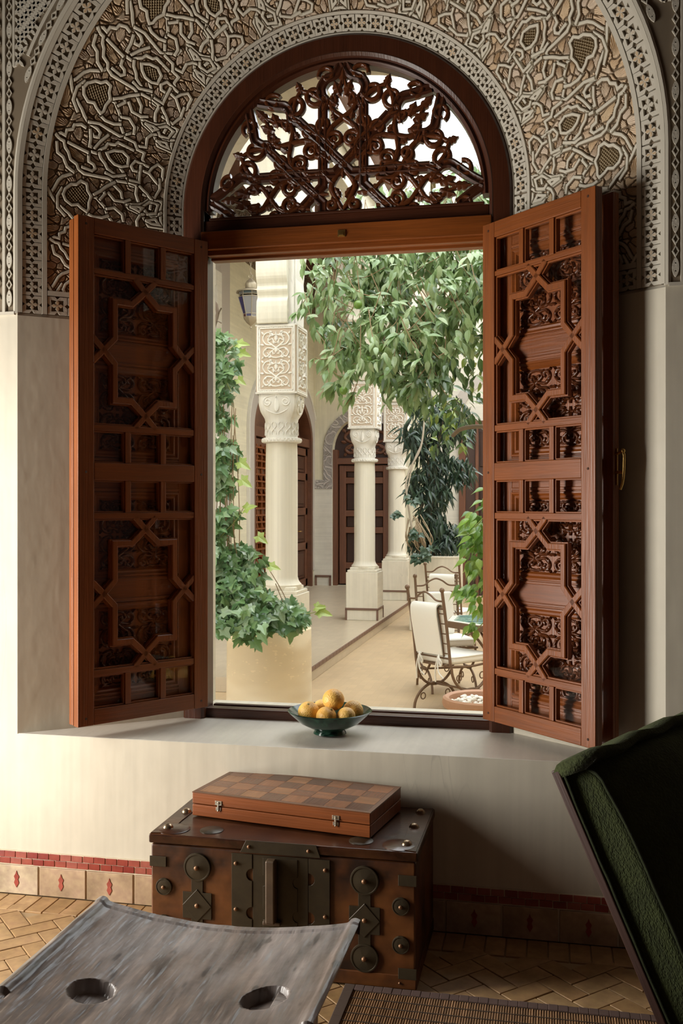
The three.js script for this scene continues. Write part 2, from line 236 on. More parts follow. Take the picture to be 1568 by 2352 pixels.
const lattices = [[[395, 90], [430, 50], [500, 30], [550, 45], [600, 30], [650, 70], [640, 130], [655, 190], [610, 240], [590, 290], [560, 310], [520, 260], [500, 220], [440, 210], [400, 150]], [[610, 650], [680, 628], [760, 636], [822, 690], [815, 760], [760, 768], [690, 745], [640, 700]], [[1090, 430], [1180, 410], [1250, 460], [1200, 520], [1120, 500]], [[985, 395], [1050, 415], [1090, 440], [1050, 455]], [[1095, 545], [1180, 560], [1200, 610], [1130, 580]]].map((s) => s.map(toTile));
{
  const wrap = (ctx, fn) => { for (const k of [-2, -1, 0, 1, 2]) { ctx.save(); ctx.translate(0, k * TH); fn(ctx); ctx.restore(); } };
  const line = (pts, closed) => (c) => { c.beginPath(); pts.forEach((p, i) => i ? c.lineTo(p[0], p[1]) : c.moveTo(p[0], p[1])); if (closed) c.closePath(); };
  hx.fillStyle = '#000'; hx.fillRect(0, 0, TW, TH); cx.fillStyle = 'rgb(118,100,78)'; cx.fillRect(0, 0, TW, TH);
  for (const c of [hx, cx]) { c.lineJoin = 'miter'; c.miterLimit = 2.5; c.lineCap = 'square'; }
  // the ground between the straps: pointed leaves with fan veins, each a stretched cell parted from the next by a thin deep cut
  const seeds = []; for (let k = 0; k < 4000 && seeds.length < 118; k++) { const p = [rr(0, TW), rr(0, TH)]; if (seeds.every((q) => Math.hypot(q[0] - p[0], Math.min(Math.abs(q[1] - p[1]), TH - Math.abs(q[1] - p[1]))) > 29)) seeds.push([...p, rr(0, PI), rr(1.7, 2.9), rnd(), rr(15, 21), rr(0.1, 0.35) * (rnd() < 0.5 ? -1 : 1)]); }
  const hi = hx.getImageData(0, 0, TW, TH), ci = cx.getImageData(0, 0, TW, TH), put = (d, i, r, g, b) => { d[i] = r; d[i + 1] = g; d[i + 2] = b; d[i + 3] = 255; };
  for (let y = 0; y < TH; y++) for (let x = 0; x < TW; x++) {
    let d1 = 1e9, d2 = 1e9, s1 = null, l1 = 0, w1 = 0;
    for (const s of seeds) { let dy = y - s[1]; dy -= Math.round(dy / TH) * TH; const dx = x - s[0]; if (dx * dx + dy * dy > 14400) continue; const c = Math.cos(s[2]), n = Math.sin(s[2]), l = dx * c + dy * n, w = -dx * n + dy * c, d = Math.hypot(l / s[3], w) ; if (d < d1) { d2 = d1; d1 = d; s1 = s; l1 = l; w1 = w; } else if (d < d2) d2 = d; }
    const i = (y * TW + x) * 4; if (!s1) continue;
    const gap = d2 - d1, ang = Math.atan2(w1, l1 + 30 * s1[3] * 0.7), v = Math.abs((((ang * s1[5] / 2 + s1[6] * l1 / 30) % 1) + 1) % 1 - 0.5) * 2, cut = smooth(gap, 2.0, 4.2), vein = smooth(v, 0.25, 0.62), mid = 0.86 + 0.14 * smooth(Math.abs(w1), 16, 2);
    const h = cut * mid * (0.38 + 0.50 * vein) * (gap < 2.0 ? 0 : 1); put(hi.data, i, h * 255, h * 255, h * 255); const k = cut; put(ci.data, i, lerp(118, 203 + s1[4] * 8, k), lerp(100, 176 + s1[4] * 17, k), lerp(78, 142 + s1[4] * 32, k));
  }
  hx.putImageData(hi, 0, 0); cx.putImageData(ci, 0, 0);
  for (const s of lattices) {
    wrap(hx, (c) => { c.fillStyle = '#000'; line(s, true)(c); c.fill(); c.save(); line(s, true)(c); c.clip(); c.strokeStyle = 'rgb(200,200,200)'; c.lineWidth = 4; for (let i = -110; i < 150; i++) { c.beginPath(); c.moveTo(i * 14 - 900, -900); c.lineTo(i * 14 + 900, 900); c.moveTo(i * 14 + 900, -900); c.lineTo(i * 14 - 900, 900); c.stroke(); } c.restore(); });
    wrap(cx, (c) => { c.fillStyle = 'rgb(160,142,112)'; line(s, true)(c); c.fill(); });
  }
  const all = [...straps, ...lattices.map((l) => [...l, l[0]])];
  wrap(hx, (c) => { c.strokeStyle = '#000'; c.lineWidth = 21; for (const s of all) { line(s)(c); c.stroke(); } });
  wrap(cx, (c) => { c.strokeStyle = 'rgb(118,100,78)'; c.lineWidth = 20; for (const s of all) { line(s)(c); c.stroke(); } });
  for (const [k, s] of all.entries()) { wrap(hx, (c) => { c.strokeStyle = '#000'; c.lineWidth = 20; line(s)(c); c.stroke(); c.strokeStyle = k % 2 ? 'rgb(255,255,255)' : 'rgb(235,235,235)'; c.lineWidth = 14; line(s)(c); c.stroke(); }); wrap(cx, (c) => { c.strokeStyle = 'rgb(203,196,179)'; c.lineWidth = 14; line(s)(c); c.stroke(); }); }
}
const hData = hx.getImageData(0, 0, TW, TH).data, hMap = new Float32Array(TW * TH);
for (let y = 0; y < TH; y++) for (let x = 0; x < TW; x++) { let s = 0, n = 0; for (let j = -1; j <= 1; j++) for (let i = -1; i <= 1; i++) { const X = clamp(x + i, 0, TW - 1), Y = (y + j + TH) % TH, w = i || j ? 0.5 : 3; s += w * hData[(Y * TW + X) * 4]; n += w; } hMap[y * TW + x] = s / n / 255; }
const carved = (u, v) => { const x = clamp(u, 0, 1) * (TW - 1), y = (((v % 1) + 1) % 1) * TH, x0 = Math.floor(x), y0 = Math.floor(y) % TH, x1 = Math.min(TW - 1, x0 + 1), y1 = (y0 + 1) % TH, fx = x - x0, fy = y - Math.floor(y); return lerp(lerp(hMap[y0 * TW + x0], hMap[y0 * TW + x1], fx), lerp(hMap[y1 * TW + x0], hMap[y1 * TW + x1], fx), fy); };
const cData = cx.getImageData(0, 0, TW, TH).data;
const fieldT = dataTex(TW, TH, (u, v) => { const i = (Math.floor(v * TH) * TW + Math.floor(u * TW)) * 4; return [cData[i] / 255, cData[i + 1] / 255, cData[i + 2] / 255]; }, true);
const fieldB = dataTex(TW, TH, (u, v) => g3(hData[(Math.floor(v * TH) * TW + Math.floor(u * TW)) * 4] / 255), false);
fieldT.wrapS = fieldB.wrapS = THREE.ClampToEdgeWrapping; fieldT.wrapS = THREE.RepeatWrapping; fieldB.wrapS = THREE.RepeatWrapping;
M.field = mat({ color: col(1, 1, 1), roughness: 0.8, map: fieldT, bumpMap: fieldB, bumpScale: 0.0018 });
const FR0 = 0.134, FR1 = 0.832, fuv = (p, r) => [clamp((FR1 - r) / (FR1 - FR0), 0.002, 0.998), (PARC - Math.abs(p)) / PERIOD];
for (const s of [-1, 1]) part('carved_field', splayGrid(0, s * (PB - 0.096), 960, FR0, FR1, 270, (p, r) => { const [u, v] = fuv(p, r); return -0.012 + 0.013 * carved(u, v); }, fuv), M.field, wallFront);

// carved ornament on the wall face beside the arch: chains of almonds and diamonds, and a lattice of petals
const almond = (() => { const pts = []; for (let i = 0; i < 16; i++) { const a = i / 16 * 2 * PI, c = Math.cos(a), s = Math.sin(a); pts.push([0.5 * Math.sign(c) * Math.pow(Math.abs(c), 1.5) * 0.62, s]); } const sh = poly(pts); for (const k of [-0.4, 0.4]) sh.holes.push(new THREE.Path([0, 1, 2, 3, 4, 5].map((i) => V2(Math.cos(i * PI / 3) * 0.08, k + Math.sin(i * PI / 3) * 0.08)))); const g = extrude(sh, 0.5); g.translate(0, 0, -0.1); return uvm(g); })();
const diamond = (() => { const sh = poly([[0, -0.5], [0.32, 0], [0, 0.5], [-0.32, 0]]); sh.holes.push(new THREE.Path([V2(0, -0.32), V2(0.2, 0), V2(0, 0.32), V2(-0.2, 0)])); const g = extrude(sh, 0.5); g.translate(0, 0, -0.1); return uvm(g); })();
function chain(pt, len) { // pt(d) -> [x, y, angle]
  let d = 0, k = 0; while (d < len) { const big = k % 3 === 0, L = big ? 0.068 : 0.042, [x, y, a] = pt(d + L / 2); const o = alike(big ? 'almond_bead' : 'diamond_bead', big ? almond : diamond, M.stucco, wallFront, [x, y, Z1]); o.rotation.z = a; o.scale.set(0.038, big ? L / 2 : L, 0.02); d += L; k++; }
}
for (const s of [-1, 1]) {
  chain((d) => [s * 1.262, FRIEZE + 0.02 + d, 0], 1.5);
  chain((d) => { const R = 1.264, a = 0.34 + d / R; return [s * Math.cos(a) * R, YC + Math.sin(a) * R, s * a]; }, 0.62);
  const f = sweep([[s * 1.285, FRIEZE], [s * 1.285, 4.6]], [[-0.007, 0], [-0.006, 0.01], [0.006, 0.01], [0.007, 0]]); f.translate(0, 0, Z1);
  const f2 = sweep(Array.from({ length: 24 }, (_, i) => { const a = 0.42 + i / 23 * 1.0, R = 1.292; return [s * Math.cos(a) * R, YC + Math.sin(a) * R]; }), [[-0.008, 0], [-0.007, 0.01], [0.007, 0.01], [0.008, 0]]); f2.translate(0, 0, Z1);
  const f4 = sweep([[s * 1.242, 3.28], [s * 1.242, 4.6]], [[-0.006, 0], [-0.005, 0.01], [0.005, 0.01], [0.006, 0]]); f4.translate(0, 0, Z1);
  const f3 = sweep([[s * 1.24, FRIEZE - 0.004], [s * 2.4, FRIEZE - 0.004]], [[-0.007, 0], [-0.006, 0.009], [0.006, 0.009], [0.007, 0]]); f3.translate(0, 0, Z1);
  for (const q of [f, f2, f3, f4]) part('ornament_fillet', q, M.stucco, wallFront);
  const petals = [];
  const inArch = (x, y) => Math.hypot(x, Math.max(0, y - YC)) < 1.31;
  for (let i = 0; i < 26; i++) for (let j = 0; j < 44; j++) for (let k = 0; k < 2; k++) { const c = 0.034, x = 0.72 + i * c + (k ? c / 2 : 0), y = FRIEZE + 0.05 + j * c + (k ? c / 2 : 0), inner = x < 1.225 && !inArch(x, y) && y < 3.75, outer = x > 1.31 && x < 1.42 && y < 3.6; if (!inner && !outer) continue; const p = poly([[-0.021, 0], [-0.008, 0.0062], [0.008, 0.0062], [0.021, 0], [0.008, -0.0062], [-0.008, -0.0062]]); const g = extrude(p, 0.009); petals.push(place(g, [s * x, y, Z1], [0, 0, (i + j + k) % 2 ? PI / 4 : -PI / 4])); petals.push(place(g, [s * (x + c / 2), y, Z1], [0, 0, (i + j + k) % 2 ? -PI / 4 : PI / 4])); }
  const pl = part('petal_lattice', uvm(join(petals)), M.stucco, wallFront); pl.userData.kind = 'stuff';
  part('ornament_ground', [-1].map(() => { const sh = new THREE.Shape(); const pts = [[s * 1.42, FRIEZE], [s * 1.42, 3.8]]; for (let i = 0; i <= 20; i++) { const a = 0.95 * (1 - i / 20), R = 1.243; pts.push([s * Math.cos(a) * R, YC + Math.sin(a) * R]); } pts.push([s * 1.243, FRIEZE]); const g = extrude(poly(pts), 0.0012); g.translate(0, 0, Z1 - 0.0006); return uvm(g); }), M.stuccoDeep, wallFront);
}

// sill
const sill = structure('window_sill');
{
  const s = poly([[-1.229, Z1 - 0.0015], [-0.69, -0.10], [0.69, -0.10], [1.229, Z1 - 0.0015]].map(([x, z]) => [x, -z])), g = extrude(s, 0.004, 0.004, 3); g.rotateX(-PI / 2); g.translate(0, SILL - 0.0065, 0);
  part('sill_slab', uvm(g, 'x', [0, 0]), M.sill, sill);
}

// other walls, ceiling, floor
const wallLeft = structure('wall_left');
part('plaster_face', [slab(-2.7, -2.4, 0, 4.3, -0.1, 1.15, 0), slab(-2.7, -2.4, 0, 4.3, 2.05, 4.7, 0), slab(-2.7, -2.4, 2.25, 4.3, 1.15, 2.05, 0)], M.darkPlaster, wallLeft);
part('door_trim', [slab(-2.46, -2.38, 0, 2.33, 1.07, 1.15), slab(-2.46, -2.38, 0, 2.33, 2.05, 2.13), slab(-2.46, -2.38, 2.25, 2.33, 1.07, 2.13)], M.doorWood, wallLeft);
const wallRight = structure('wall_right'); part('plaster_face', slab(2.5, 2.8, 0, 4.3, -0.1, 4.7, 0), M.darkPlaster, wallRight);
const wallBack = structure('wall_back'); part('plaster_face', slab(-2.7, 2.8, 0, 4.3, 4.7, 5.0, 0), M.darkPlaster, wallBack);
const ceiling = structure('ceiling'); part('ceiling_boards', slab(-2.7, 2.8, 4.3, 4.5, -0.1, 5.0, 0), M.ceiling, ceiling);

const floor = structure('floor');
const terraT = dataTex(512, 512, (u, v) => { const m = fbm(u * 5, v * 5, 5, 5, 101, 5), f = fbm(u * 30, v * 30, 30, 30, 111, 3), k = 0.62 + 0.55 * (m - 0.4) + 0.25 * (f - 0.5); return [k, k * (0.93 + 0.1 * f), k * (0.85 + 0.2 * m)]; }, false, 1 / 0.5, 1 / 0.5);
const terra = [[0.52, 0.32, 0.15], [0.48, 0.285, 0.125], [0.55, 0.35, 0.17], [0.50, 0.305, 0.145]].map((c) => mat({ color: col(...c), roughness: 0.5, map: terraT, bumpMap: terraT, bumpScale: 0.002 }));
M.grout = mat({ color: col(0.36, 0.25, 0.14), roughness: 0.9 });
part('floor_bed', slab(-2.7, 2.8, -0.12, -0.006, -0.1, 5.0, 0), M.grout, floor);
{
  const W = 0.078, tiles = [], c = Math.SQRT1_2;
  for (let y = -60; y < 60; y++) for (let n = -30; n < 30; n++) for (const v of [0, 1]) {
    const X = (v ? y + 3.5 + 4 * n : y + 1 + 4 * n) * W, Y = (v ? y + 1 : y + 0.5) * W, x = (X - Y) * c + 0.3, z = (X + Y) * c + 1.6;
    if (x < -2.3 || x > 2.4 || z < 0.56 || z > 4.5) continue; tiles.push([x, z, v ? PI / 4 : -PI / 4]);
  }
  const eye = V2(0.85, 4.0), seen = (x, z) => { const dx = x - 0.85, dz = z - 4, f = -dx * 0.2079 - dz * 0.9781, r = dx * 0.9781 - dz * 0.2079; return f > 1.9 && Math.abs(r / f) < 0.36; };
  tiles.sort((a, b) => (seen(...b) - seen(...a)) || ((a[0] - eye.x) ** 2 + (a[1] - eye.y) ** 2) - ((b[0] - eye.x) ** 2 + (b[1] - eye.y) ** 2));
  const geo = [0, 1, 2].map(() => { const g = new RoundedBoxGeometry(2 * W - 0.0035, 0.016, W - 0.0035, 1, 0.0025); return uvm(g, 'x'); });
  tiles.slice(0, 250).forEach(([x, z, a], i) => { const t = alike('floor_tile', geo[i % 3], terra[Math.floor(rnd() * 4)], floor, [x, -0.008 + rr(-0.0012, 0.001), z], -a); t.rotation.x = rr(-0.006, 0.006); });
  const rest = tiles.slice(250), im = new THREE.InstancedMesh(geo[0], mat({ color: col(1, 1, 1), roughness: 0.5, map: terraT }), rest.length), mm = new THREE.Matrix4();
  rest.forEach(([x, z, a], i) => { mm.makeRotationY(-a); mm.setPosition(x, -0.008, z); im.setMatrixAt(i, mm); im.setColorAt(i, terra[Math.floor(rnd() * 4)].color); }); im.name = 'more_floor_tiles'; im.userData.kind = 'stuff'; im.receiveShadow = true; floor.add(im);
  for (let x = -2.3; x < 2.4; x += 0.072) { const t = alike('border_tile', uvm(new RoundedBoxGeometry(0.068, 0.016, 0.14, 1, 0.0025), 'z'), terra[Math.floor(rnd() * 4)], floor, [x, -0.007, 0.485]); t.rotation.y = 0.0; }
}
// tiled skirting
const skirting = structure('baseboard_front');
{
  const red = [[0.36, 0.055, 0.035], [0.42, 0.09, 0.06], [0.30, 0.035, 0.025], [0.45, 0.12, 0.085]].map((c) => mat({ color: col(...c), roughness: 0.35, map: terraT, bumpMap: terraT, bumpScale: 0.0012 }));
  const buff = [[0.56, 0.42, 0.27], [0.60, 0.47, 0.32], [0.52, 0.36, 0.22]].map((c) => mat({ color: col(...c), roughness: 0.55, map: terraT, bumpMap: terraT, bumpScale: 0.0015 }));
  part('bed', slab(-2.4, 2.5, 0, 0.17, Z1 - 0.002, Z1 + 0.006, 0), mat({ color: col(0.62, 0.52, 0.38), roughness: 0.9 }), skirting);
  const rg = [0, 1].map((k) => uvm(new RoundedBoxGeometry(0.0460 - k * 0.0015, 0.0235, 0.010, 1, 0.0015), 'x'));
  for (const [row, y] of [[0, 0.130], [1, 0.1555]]) for (let x = -1.9; x < 1.7; x += 0.0478) { const t = alike('red_tile', rg[Math.floor(rnd() * 2)], red[Math.floor(rnd() * 4)], skirting, [x + row * 0.022 + rr(-0.001, 0.001), y + rr(-0.0006, 0.0006), Z1 + 0.0045]); t.rotation.z = rr(-0.025, 0.025); t.rotation.x = row ? -0.06 : 0; }
  const bg = [0.196, 0.192].map((w) => uvm(new RoundedBoxGeometry(w, 0.112, 0.012, 1, 0.003), 'x'));
  const hex = (() => { const g = extrude(poly([[0, -0.032], [0.0105, -0.013], [0.006, 0.0], [0.011, 0.012], [0.004, 0.022], [0, 0.034], [-0.004, 0.022], [-0.011, 0.012], [-0.006, 0], [-0.0105, -0.013]]), 0.004); return uvm(g); })();
  for (let i = 0; i < 18; i++) { const x = -1.83 + i * 0.2; alike('buff_tile', bg[i % 2], buff[Math.floor(rnd() * 3)], skirting, [x, 0.058 + rr(-0.001, 0.001), Z1 + 0.008]); alike('red_inset', hex, red[Math.floor(rnd() * 4)], skirting, [x + rr(-0.006, 0.006), 0.060, Z1 + 0.0125]); }
}
// ---------------------------------------------------------------- the window frame, its carved fanlight and the shutters
const window1 = structure('window_1');
{
  const arc = (R, a0, a1, n = 40) => Array.from({ length: n + 1 }, (_, i) => { const a = lerp(a0, a1, i / n); return [Math.cos(a) * R, YC + Math.sin(a) * R]; });
  const wv = (g) => uvm(g, 'y');
  part('frame_casing', wv(sweep(archPath(0.645, SILL - 0.002, 56), [[-0.045, -0.13], [0.047, -0.13], [0.047, -0.016], [0.036, -0.006], [-0.034, -0.006], [-0.045, -0.018]])), M.frameWood, window1);
  part('frame_lip', wv(sweep(archPath(0.612, 2.69, 56), [[-0.012, -0.1], [0.012, -0.1], [0.012, -0.012], [0, -0.004], [-0.012, -0.016]])), M.frameWood, window1);
  part('fanlight_sash', wv(sweep(arc(0.592, PI, 0, 56), [[-0.02, -0.09], [0.022, -0.09], [0.022, -0.022], [0.010, -0.016], [0.004, -0.026], [-0.008, -0.02], [-0.02, -0.034]])), M.frameWood, window1);
  part('fanlight_sill', [box(1.2, 0.05, 0.075, 0, 2.722, -0.06, 0.004), box(1.16, 0.012, 0.02, 0, 2.752, -0.028, 0.004)], M.frameWood, window1);
  part('lintel', [box(1.22, 0.078, 0.13, 0, 2.658, -0.065, 0.004)], M.leafWood, window1);
  part('lintel_stop', [box(1.18, 0.02, 0.10, 0, 2.61, -0.075, 0.003), box(1.18, 0.012, 0.05, 0, 2.596, -0.10, 0.003)], M.leafWood, window1);
  part('bottom_rail', [box(1.22, 0.042, 0.06, 0, SILL + 0.020, -0.075, 0.006), box(1.2, 0.02, 0.05, 0, SILL + 0.018, -0.135, 0.004), box(1.22, 0.04, 0.03, 0, SILL + 0.016, -0.175, 0.004)], M.frameWood, window1);
  const lk = part('lock_plate', [box(0.032, 0.028, 0.006, 0.0, 2.655, 0.002, 0.001)], M.brass, window1); part('keeper', [box(0.02, 0.01, 0.012, 0.0, 2.650, 0.007, 0.001)], M.brass, window1);
  const gp = new THREE.Shape(); arc(0.58, 0, PI, 40).forEach((p, i) => i ? gp.lineTo(...p) : gp.moveTo(...p)); gp.lineTo(-0.58, 2.74); gp.lineTo(0.58, 2.74); gp.closePath(); const gg = flat(new THREE.ShapeGeometry(gp)); gg.translate(0, 0, -0.085); part('glass_pane', uvm(gg), M.rippleGlass, window1);

  // carved openwork: eight-fold star of straps that end in pointed leaves, filled with scrolls
  const O = [0, 2.831], off = 0.086, clipY = 2.758, Rin = 0.578, zf = -0.034;
  const inside = ([x, y]) => y > clipY - 0.004 && Math.hypot(x, Math.max(0, y - YC)) < Rin + 0.006;
  const rot = (a, d, w) => [O[0] + Math.cos(a) * d - Math.sin(a) * w, O[1] + Math.sin(a) * d + Math.cos(a) * w];
  const strapP = [[-0.021, -0.026], [0.021, -0.026], [0.021, 0.005], [0.012, 0.010], [0.004, 0.003], [-0.004, 0.003], [-0.012, 0.010], [-0.021, 0.005]];
  const cut = (pts) => { const r = []; let cur = []; for (const p of pts) { if (inside(p)) cur.push(p); else { if (cur.length > 1) r.push(cur); cur = []; } } if (cur.length > 1) r.push(cur); return r; };
  const dense = (pts, st = 0.006) => { const o = []; for (let i = 0; i + 1 < pts.length; i++) { const [a, b] = [pts[i], pts[i + 1]], n = Math.max(1, Math.round(Math.hypot(b[0] - a[0], b[1] - a[1]) / st)); for (let k = 0; k < n; k++) o.push([lerp(a[0], b[0], k / n), lerp(a[1], b[1], k / n)]); } o.push(pts[pts.length - 1]); return o; };
  const thin = (pts) => pts.filter((p, i) => { if (i === 0 || i === pts.length - 1) return true; const a = pts[i - 1], b = pts[i + 1]; return Math.abs((p[0] - a[0]) * (b[1] - p[1]) - (p[1] - a[1]) * (b[0] - p[0])) > 1e-7; });
  const zs = (g, z = zf) => { g.translate(0, 0, z); return g; };
  const tipD = [0.575, 0.585, 0.538, 0.585, 0.575];
  for (let k = -1; k < 6; k++) {                                 // folded straps, each a part
    const a1 = k * PI / 4, a2 = a1 + 3 * PI / 4, dirEnd = (kk) => kk >= 0 && kk <= 4 ? 0.36 : 0.4, fold = (() => { return rot(a1, off * (Math.SQRT2 - 1), off); })();
    const path = dense([rot(a1, dirEnd(k), off), fold, rot(a2, dirEnd(k + 3), -off)]);
    for (const seg of cut(path)) { const t = thin(seg); if (t.length > 1) part('star_strap', uvm(zs(sweep(t, strapP, { crease: 0.4 })), 'x'), M.frameWood, window1); }
  }
  const scrolls = [], leavesG = [];
  const vine = (pts, w0 = 0.007, w1 = 0.0095, w2 = 0.006, z = zf) => { w0 *= 1.4; w1 *= 1.4; w2 *= 1.5; for (const seg of cut(pts)) if (seg.length > 2) scrolls.push(zs(sweep(seg, ROUND(1, 1, 1).map(([o, q]) => [o, q < 0 ? -0.02 : q * 0.009]), { width: taper(w0, w1, w2), crease: 1.2 }), z)); };
  const lf = (p, a, L, w) => { L *= 0.95; w *= 1.25; if (inside(p)) leavesG.push(zs(carvedLeaf(p[0], p[1], a, L, w, 0.010, 3, -0.016), zf)); };
  for (let k = 0; k <= 4; k++) {
    const a = k * PI / 4, T = tipD[k], P = (d, w) => rot(a, d, w);
    for (const s of [-1, 1]) {
      const og = spline([P(0.355, off * s), P(0.385, 0.074 * s), P(0.405, 0.088 * s), P(0.44, 0.094 * s), P(0.475, 0.072 * s), P(T - 0.045, 0.032 * s), P(T - 0.012, 0.012 * s), P(T + 0.01, 0.0)], 30);
      for (const seg of cut(og)) part('pointed_leaf_strap', uvm(zs(sweep(seg, strapP, { crease: 0.9 }))), M.frameWood, window1);
      vine(spline([P(0.20, 0.03 * s), P(0.235, 0.066 * s), P(0.275, 0.05 * s), P(0.315, 0.0), P(0.35, -0.045 * s), P(0.395, -0.05 * s), P(0.43, -0.02 * s), P(0.47, -0.004 * s)], 34), 0.0065, 0.0085, 0.005);
      vine(spiral(...P(0.225, 0.034 * s), 0.036, 0.007, a + s * 1.5, -s * 1.3, 26), 0.008, 0.007, 0.004);
      vine(spline([P(0.20, 0.03 * s), P(0.17, 0.045 * s), P(0.15, 0.03 * s), P(0.13, 0.0)], 12), 0.006, 0.007, 0.004);
      lf(P(0.36, 0.02 * s), a + s * 0.9, 0.055, 0.016); lf(P(0.40, 0.012 * s), a + s * 0.35, 0.075, 0.018); lf(P(0.25, 0.06 * s), a - s * 0.5, 0.04, 0.012); lf(P(0.30, 0.035 * s), a + s * 0.2, 0.045, 0.012); lf(P(0.115, 0.0), a + s * 0.7, 0.05, 0.013);
      leavesG.push(zs(place(ball(0.011, 0, 0, 0, 1, 1, 0.6, 8), [...P(0.225, 0.034 * s), 0.004]), zf));
    }
    lf(P(0.45, 0), a, 0.085, 0.016); lf(P(0.06, 0), a, 0.09, 0.012);
  }
  for (let k = -1; k <= 4; k++) {                                // the wedges between the pointed leaves
    const a = k * PI / 4 + PI / 8, P = (d, w) => rot(a, d, w), far = k === 1 || k === 2 ? 0.50 : 0.53;
    for (const s of [-1, 1]) {
      vine(spline([P(0.15, 0.0), P(0.21, 0.028 * s), P(0.27, 0.0), P(0.33, -0.05 * s), P(0.39, -0.065 * s), P(0.44, -0.04 * s), P(0.475, 0.0)], 32), 0.006, 0.009, 0.006);
      vine(spiral(...P(0.43, 0.045 * s), 0.042, 0.02, a + 2.2 * s, s * 0.95, 24), 0.007, 0.0085, 0.006);
      vine(spiral(...P(0.30, 0.035 * s), 0.032, 0.009, a - 2.4 * s, s * 1.2, 24), 0.007, 0.0075, 0.004);
      vine(spiral(...P(0.485, 0.125 * s), 0.036, 0.016, a - 1.4 * s, s * 1.0, 20), 0.006, 0.008, 0.005);
      lf(P(0.35, 0.05 * s), a + s * 0.8, 0.05, 0.013); lf(P(0.39, -0.06 * s), a - s * 1.1, 0.04, 0.011);
      vine(spiral(...P(0.375, 0.10 * s), 0.026, 0.012, a + 0.5 * s, s * 0.9, 18), 0.006, 0.007, 0.005); vine(spiral(...P(0.215, 0.0), 0.026, 0.02, a, 0.95, 16), 0.005, 0.006, 0.005);
    }
    lf(P(0.46, 0), a, 0.06, 0.014);
  }
  for (const s of [-1, 1]) { vine(spline([rot(PI / 2, -0.07, 0), rot(PI / 2, -0.02, 0.03 * s), rot(PI / 2, 0.03, 0.05 * s), rot(PI / 2, 0.07, 0.03 * s), rot(PI / 2, 0.10, 0)], 18)); vine(spiral(...rot(PI / 2, -0.045, 0.05 * s), 0.026, 0.008, PI / 2, -s * 1.2, 18)); lf(rot(PI / 2, -0.02, 0.01 * s), PI / 2 + 0.5 * s, 0.06, 0.012); }
  for (const q of scrolls) part('carved_scroll', uvm(q), M.carveWood, window1); for (const q of leavesG) part('carved_leaf', uvm(q), M.carveWood, window1);
}

// an arabesque panel in local xy, centred, w x h: used on the solid shutters and the column capitals
function arabesque(w, h, z, d = 0.006, thick = 1) {
  const g = [], T = (pts) => pts.map(([x, y]) => [x * w, y * h]), prof = (k) => ROUND(1, 1, 1).map(([o, q]) => [o * w * 0.026 * thick * k, q < 0 ? -0.002 : q * d]);
  const add = (pts, k = 1, tp = taper(0.7, 1, 0.6)) => { const s = sweep(pts, prof(k), { width: tp, crease: 1.2 }); s.translate(0, 0, z); g.push(s); };
  const lf = (x, y, a, L, ww) => { const s = carvedLeaf(x * w, y * h, a, L * w, ww * w, d * 1.25, 3, -0.001); s.translate(0, 0, z); g.push(s); };
  for (const s of [-1, 1]) {
    add(spline(T([[0, -0.46], [0.16 * s, -0.42], [0.2 * s, -0.3], [0.05 * s, -0.16], [-0.12 * s, -0.02], [-0.26 * s, 0.12], [-0.2 * s, 0.3], [0, 0.36], [0.0, 0.46]]), 34));
    add(spline(T([[0.05 * s, -0.16], [0.3 * s, -0.12], [0.42 * s, -0.28], [0.34 * s, -0.42], [0.24 * s, -0.36], [0.30 * s, -0.27]]), 24));
    add(spline(T([[0.12 * s, -0.02], [0.34 * s, 0.02], [0.44 * s, 0.2], [0.36 * s, 0.38], [0.22 * s, 0.42], [0.2 * s, 0.32], [0.29 * s, 0.29]]), 26));
    add(spline(T([[0.2 * s, -0.3], [0.12 * s, -0.24], [0.1 * s, -0.32], [0.02 * s, -0.3]]), 12), 0.8);
    add(spline(T([[-0.24 * s, 0.14], [-0.12 * s, 0.2], [-0.08 * s, 0.1], [0, 0.06]]), 14), 0.8);
    for (const [x, y, a, L, q] of [[0.4, -0.02, 0.2, 0.14, 0.04], [0.3, -0.14, -0.6, 0.13, 0.04], [0.42, 0.36, 0.9, 0.12, 0.04], [0.1, 0.3, 1.0, 0.14, 0.045], [0.14, -0.42, -0.2, 0.14, 0.04], [0.06, 0.02, 1.2, 0.15, 0.04], [0.26, 0.12, 1.7, 0.13, 0.04], [0.4, -0.42, -0.8, 0.1, 0.035], [0.13, 0.44, 0.2, 0.12, 0.035]]) lf(x * s, y, s > 0 ? a : PI - a, L, q);
  }
  lf(0, -0.28, PI / 2, 0.2, 0.06); lf(0, 0.12, PI / 2, 0.22, 0.06);
  return join(g);
}
const LW = 0.597, LH = 1.965;
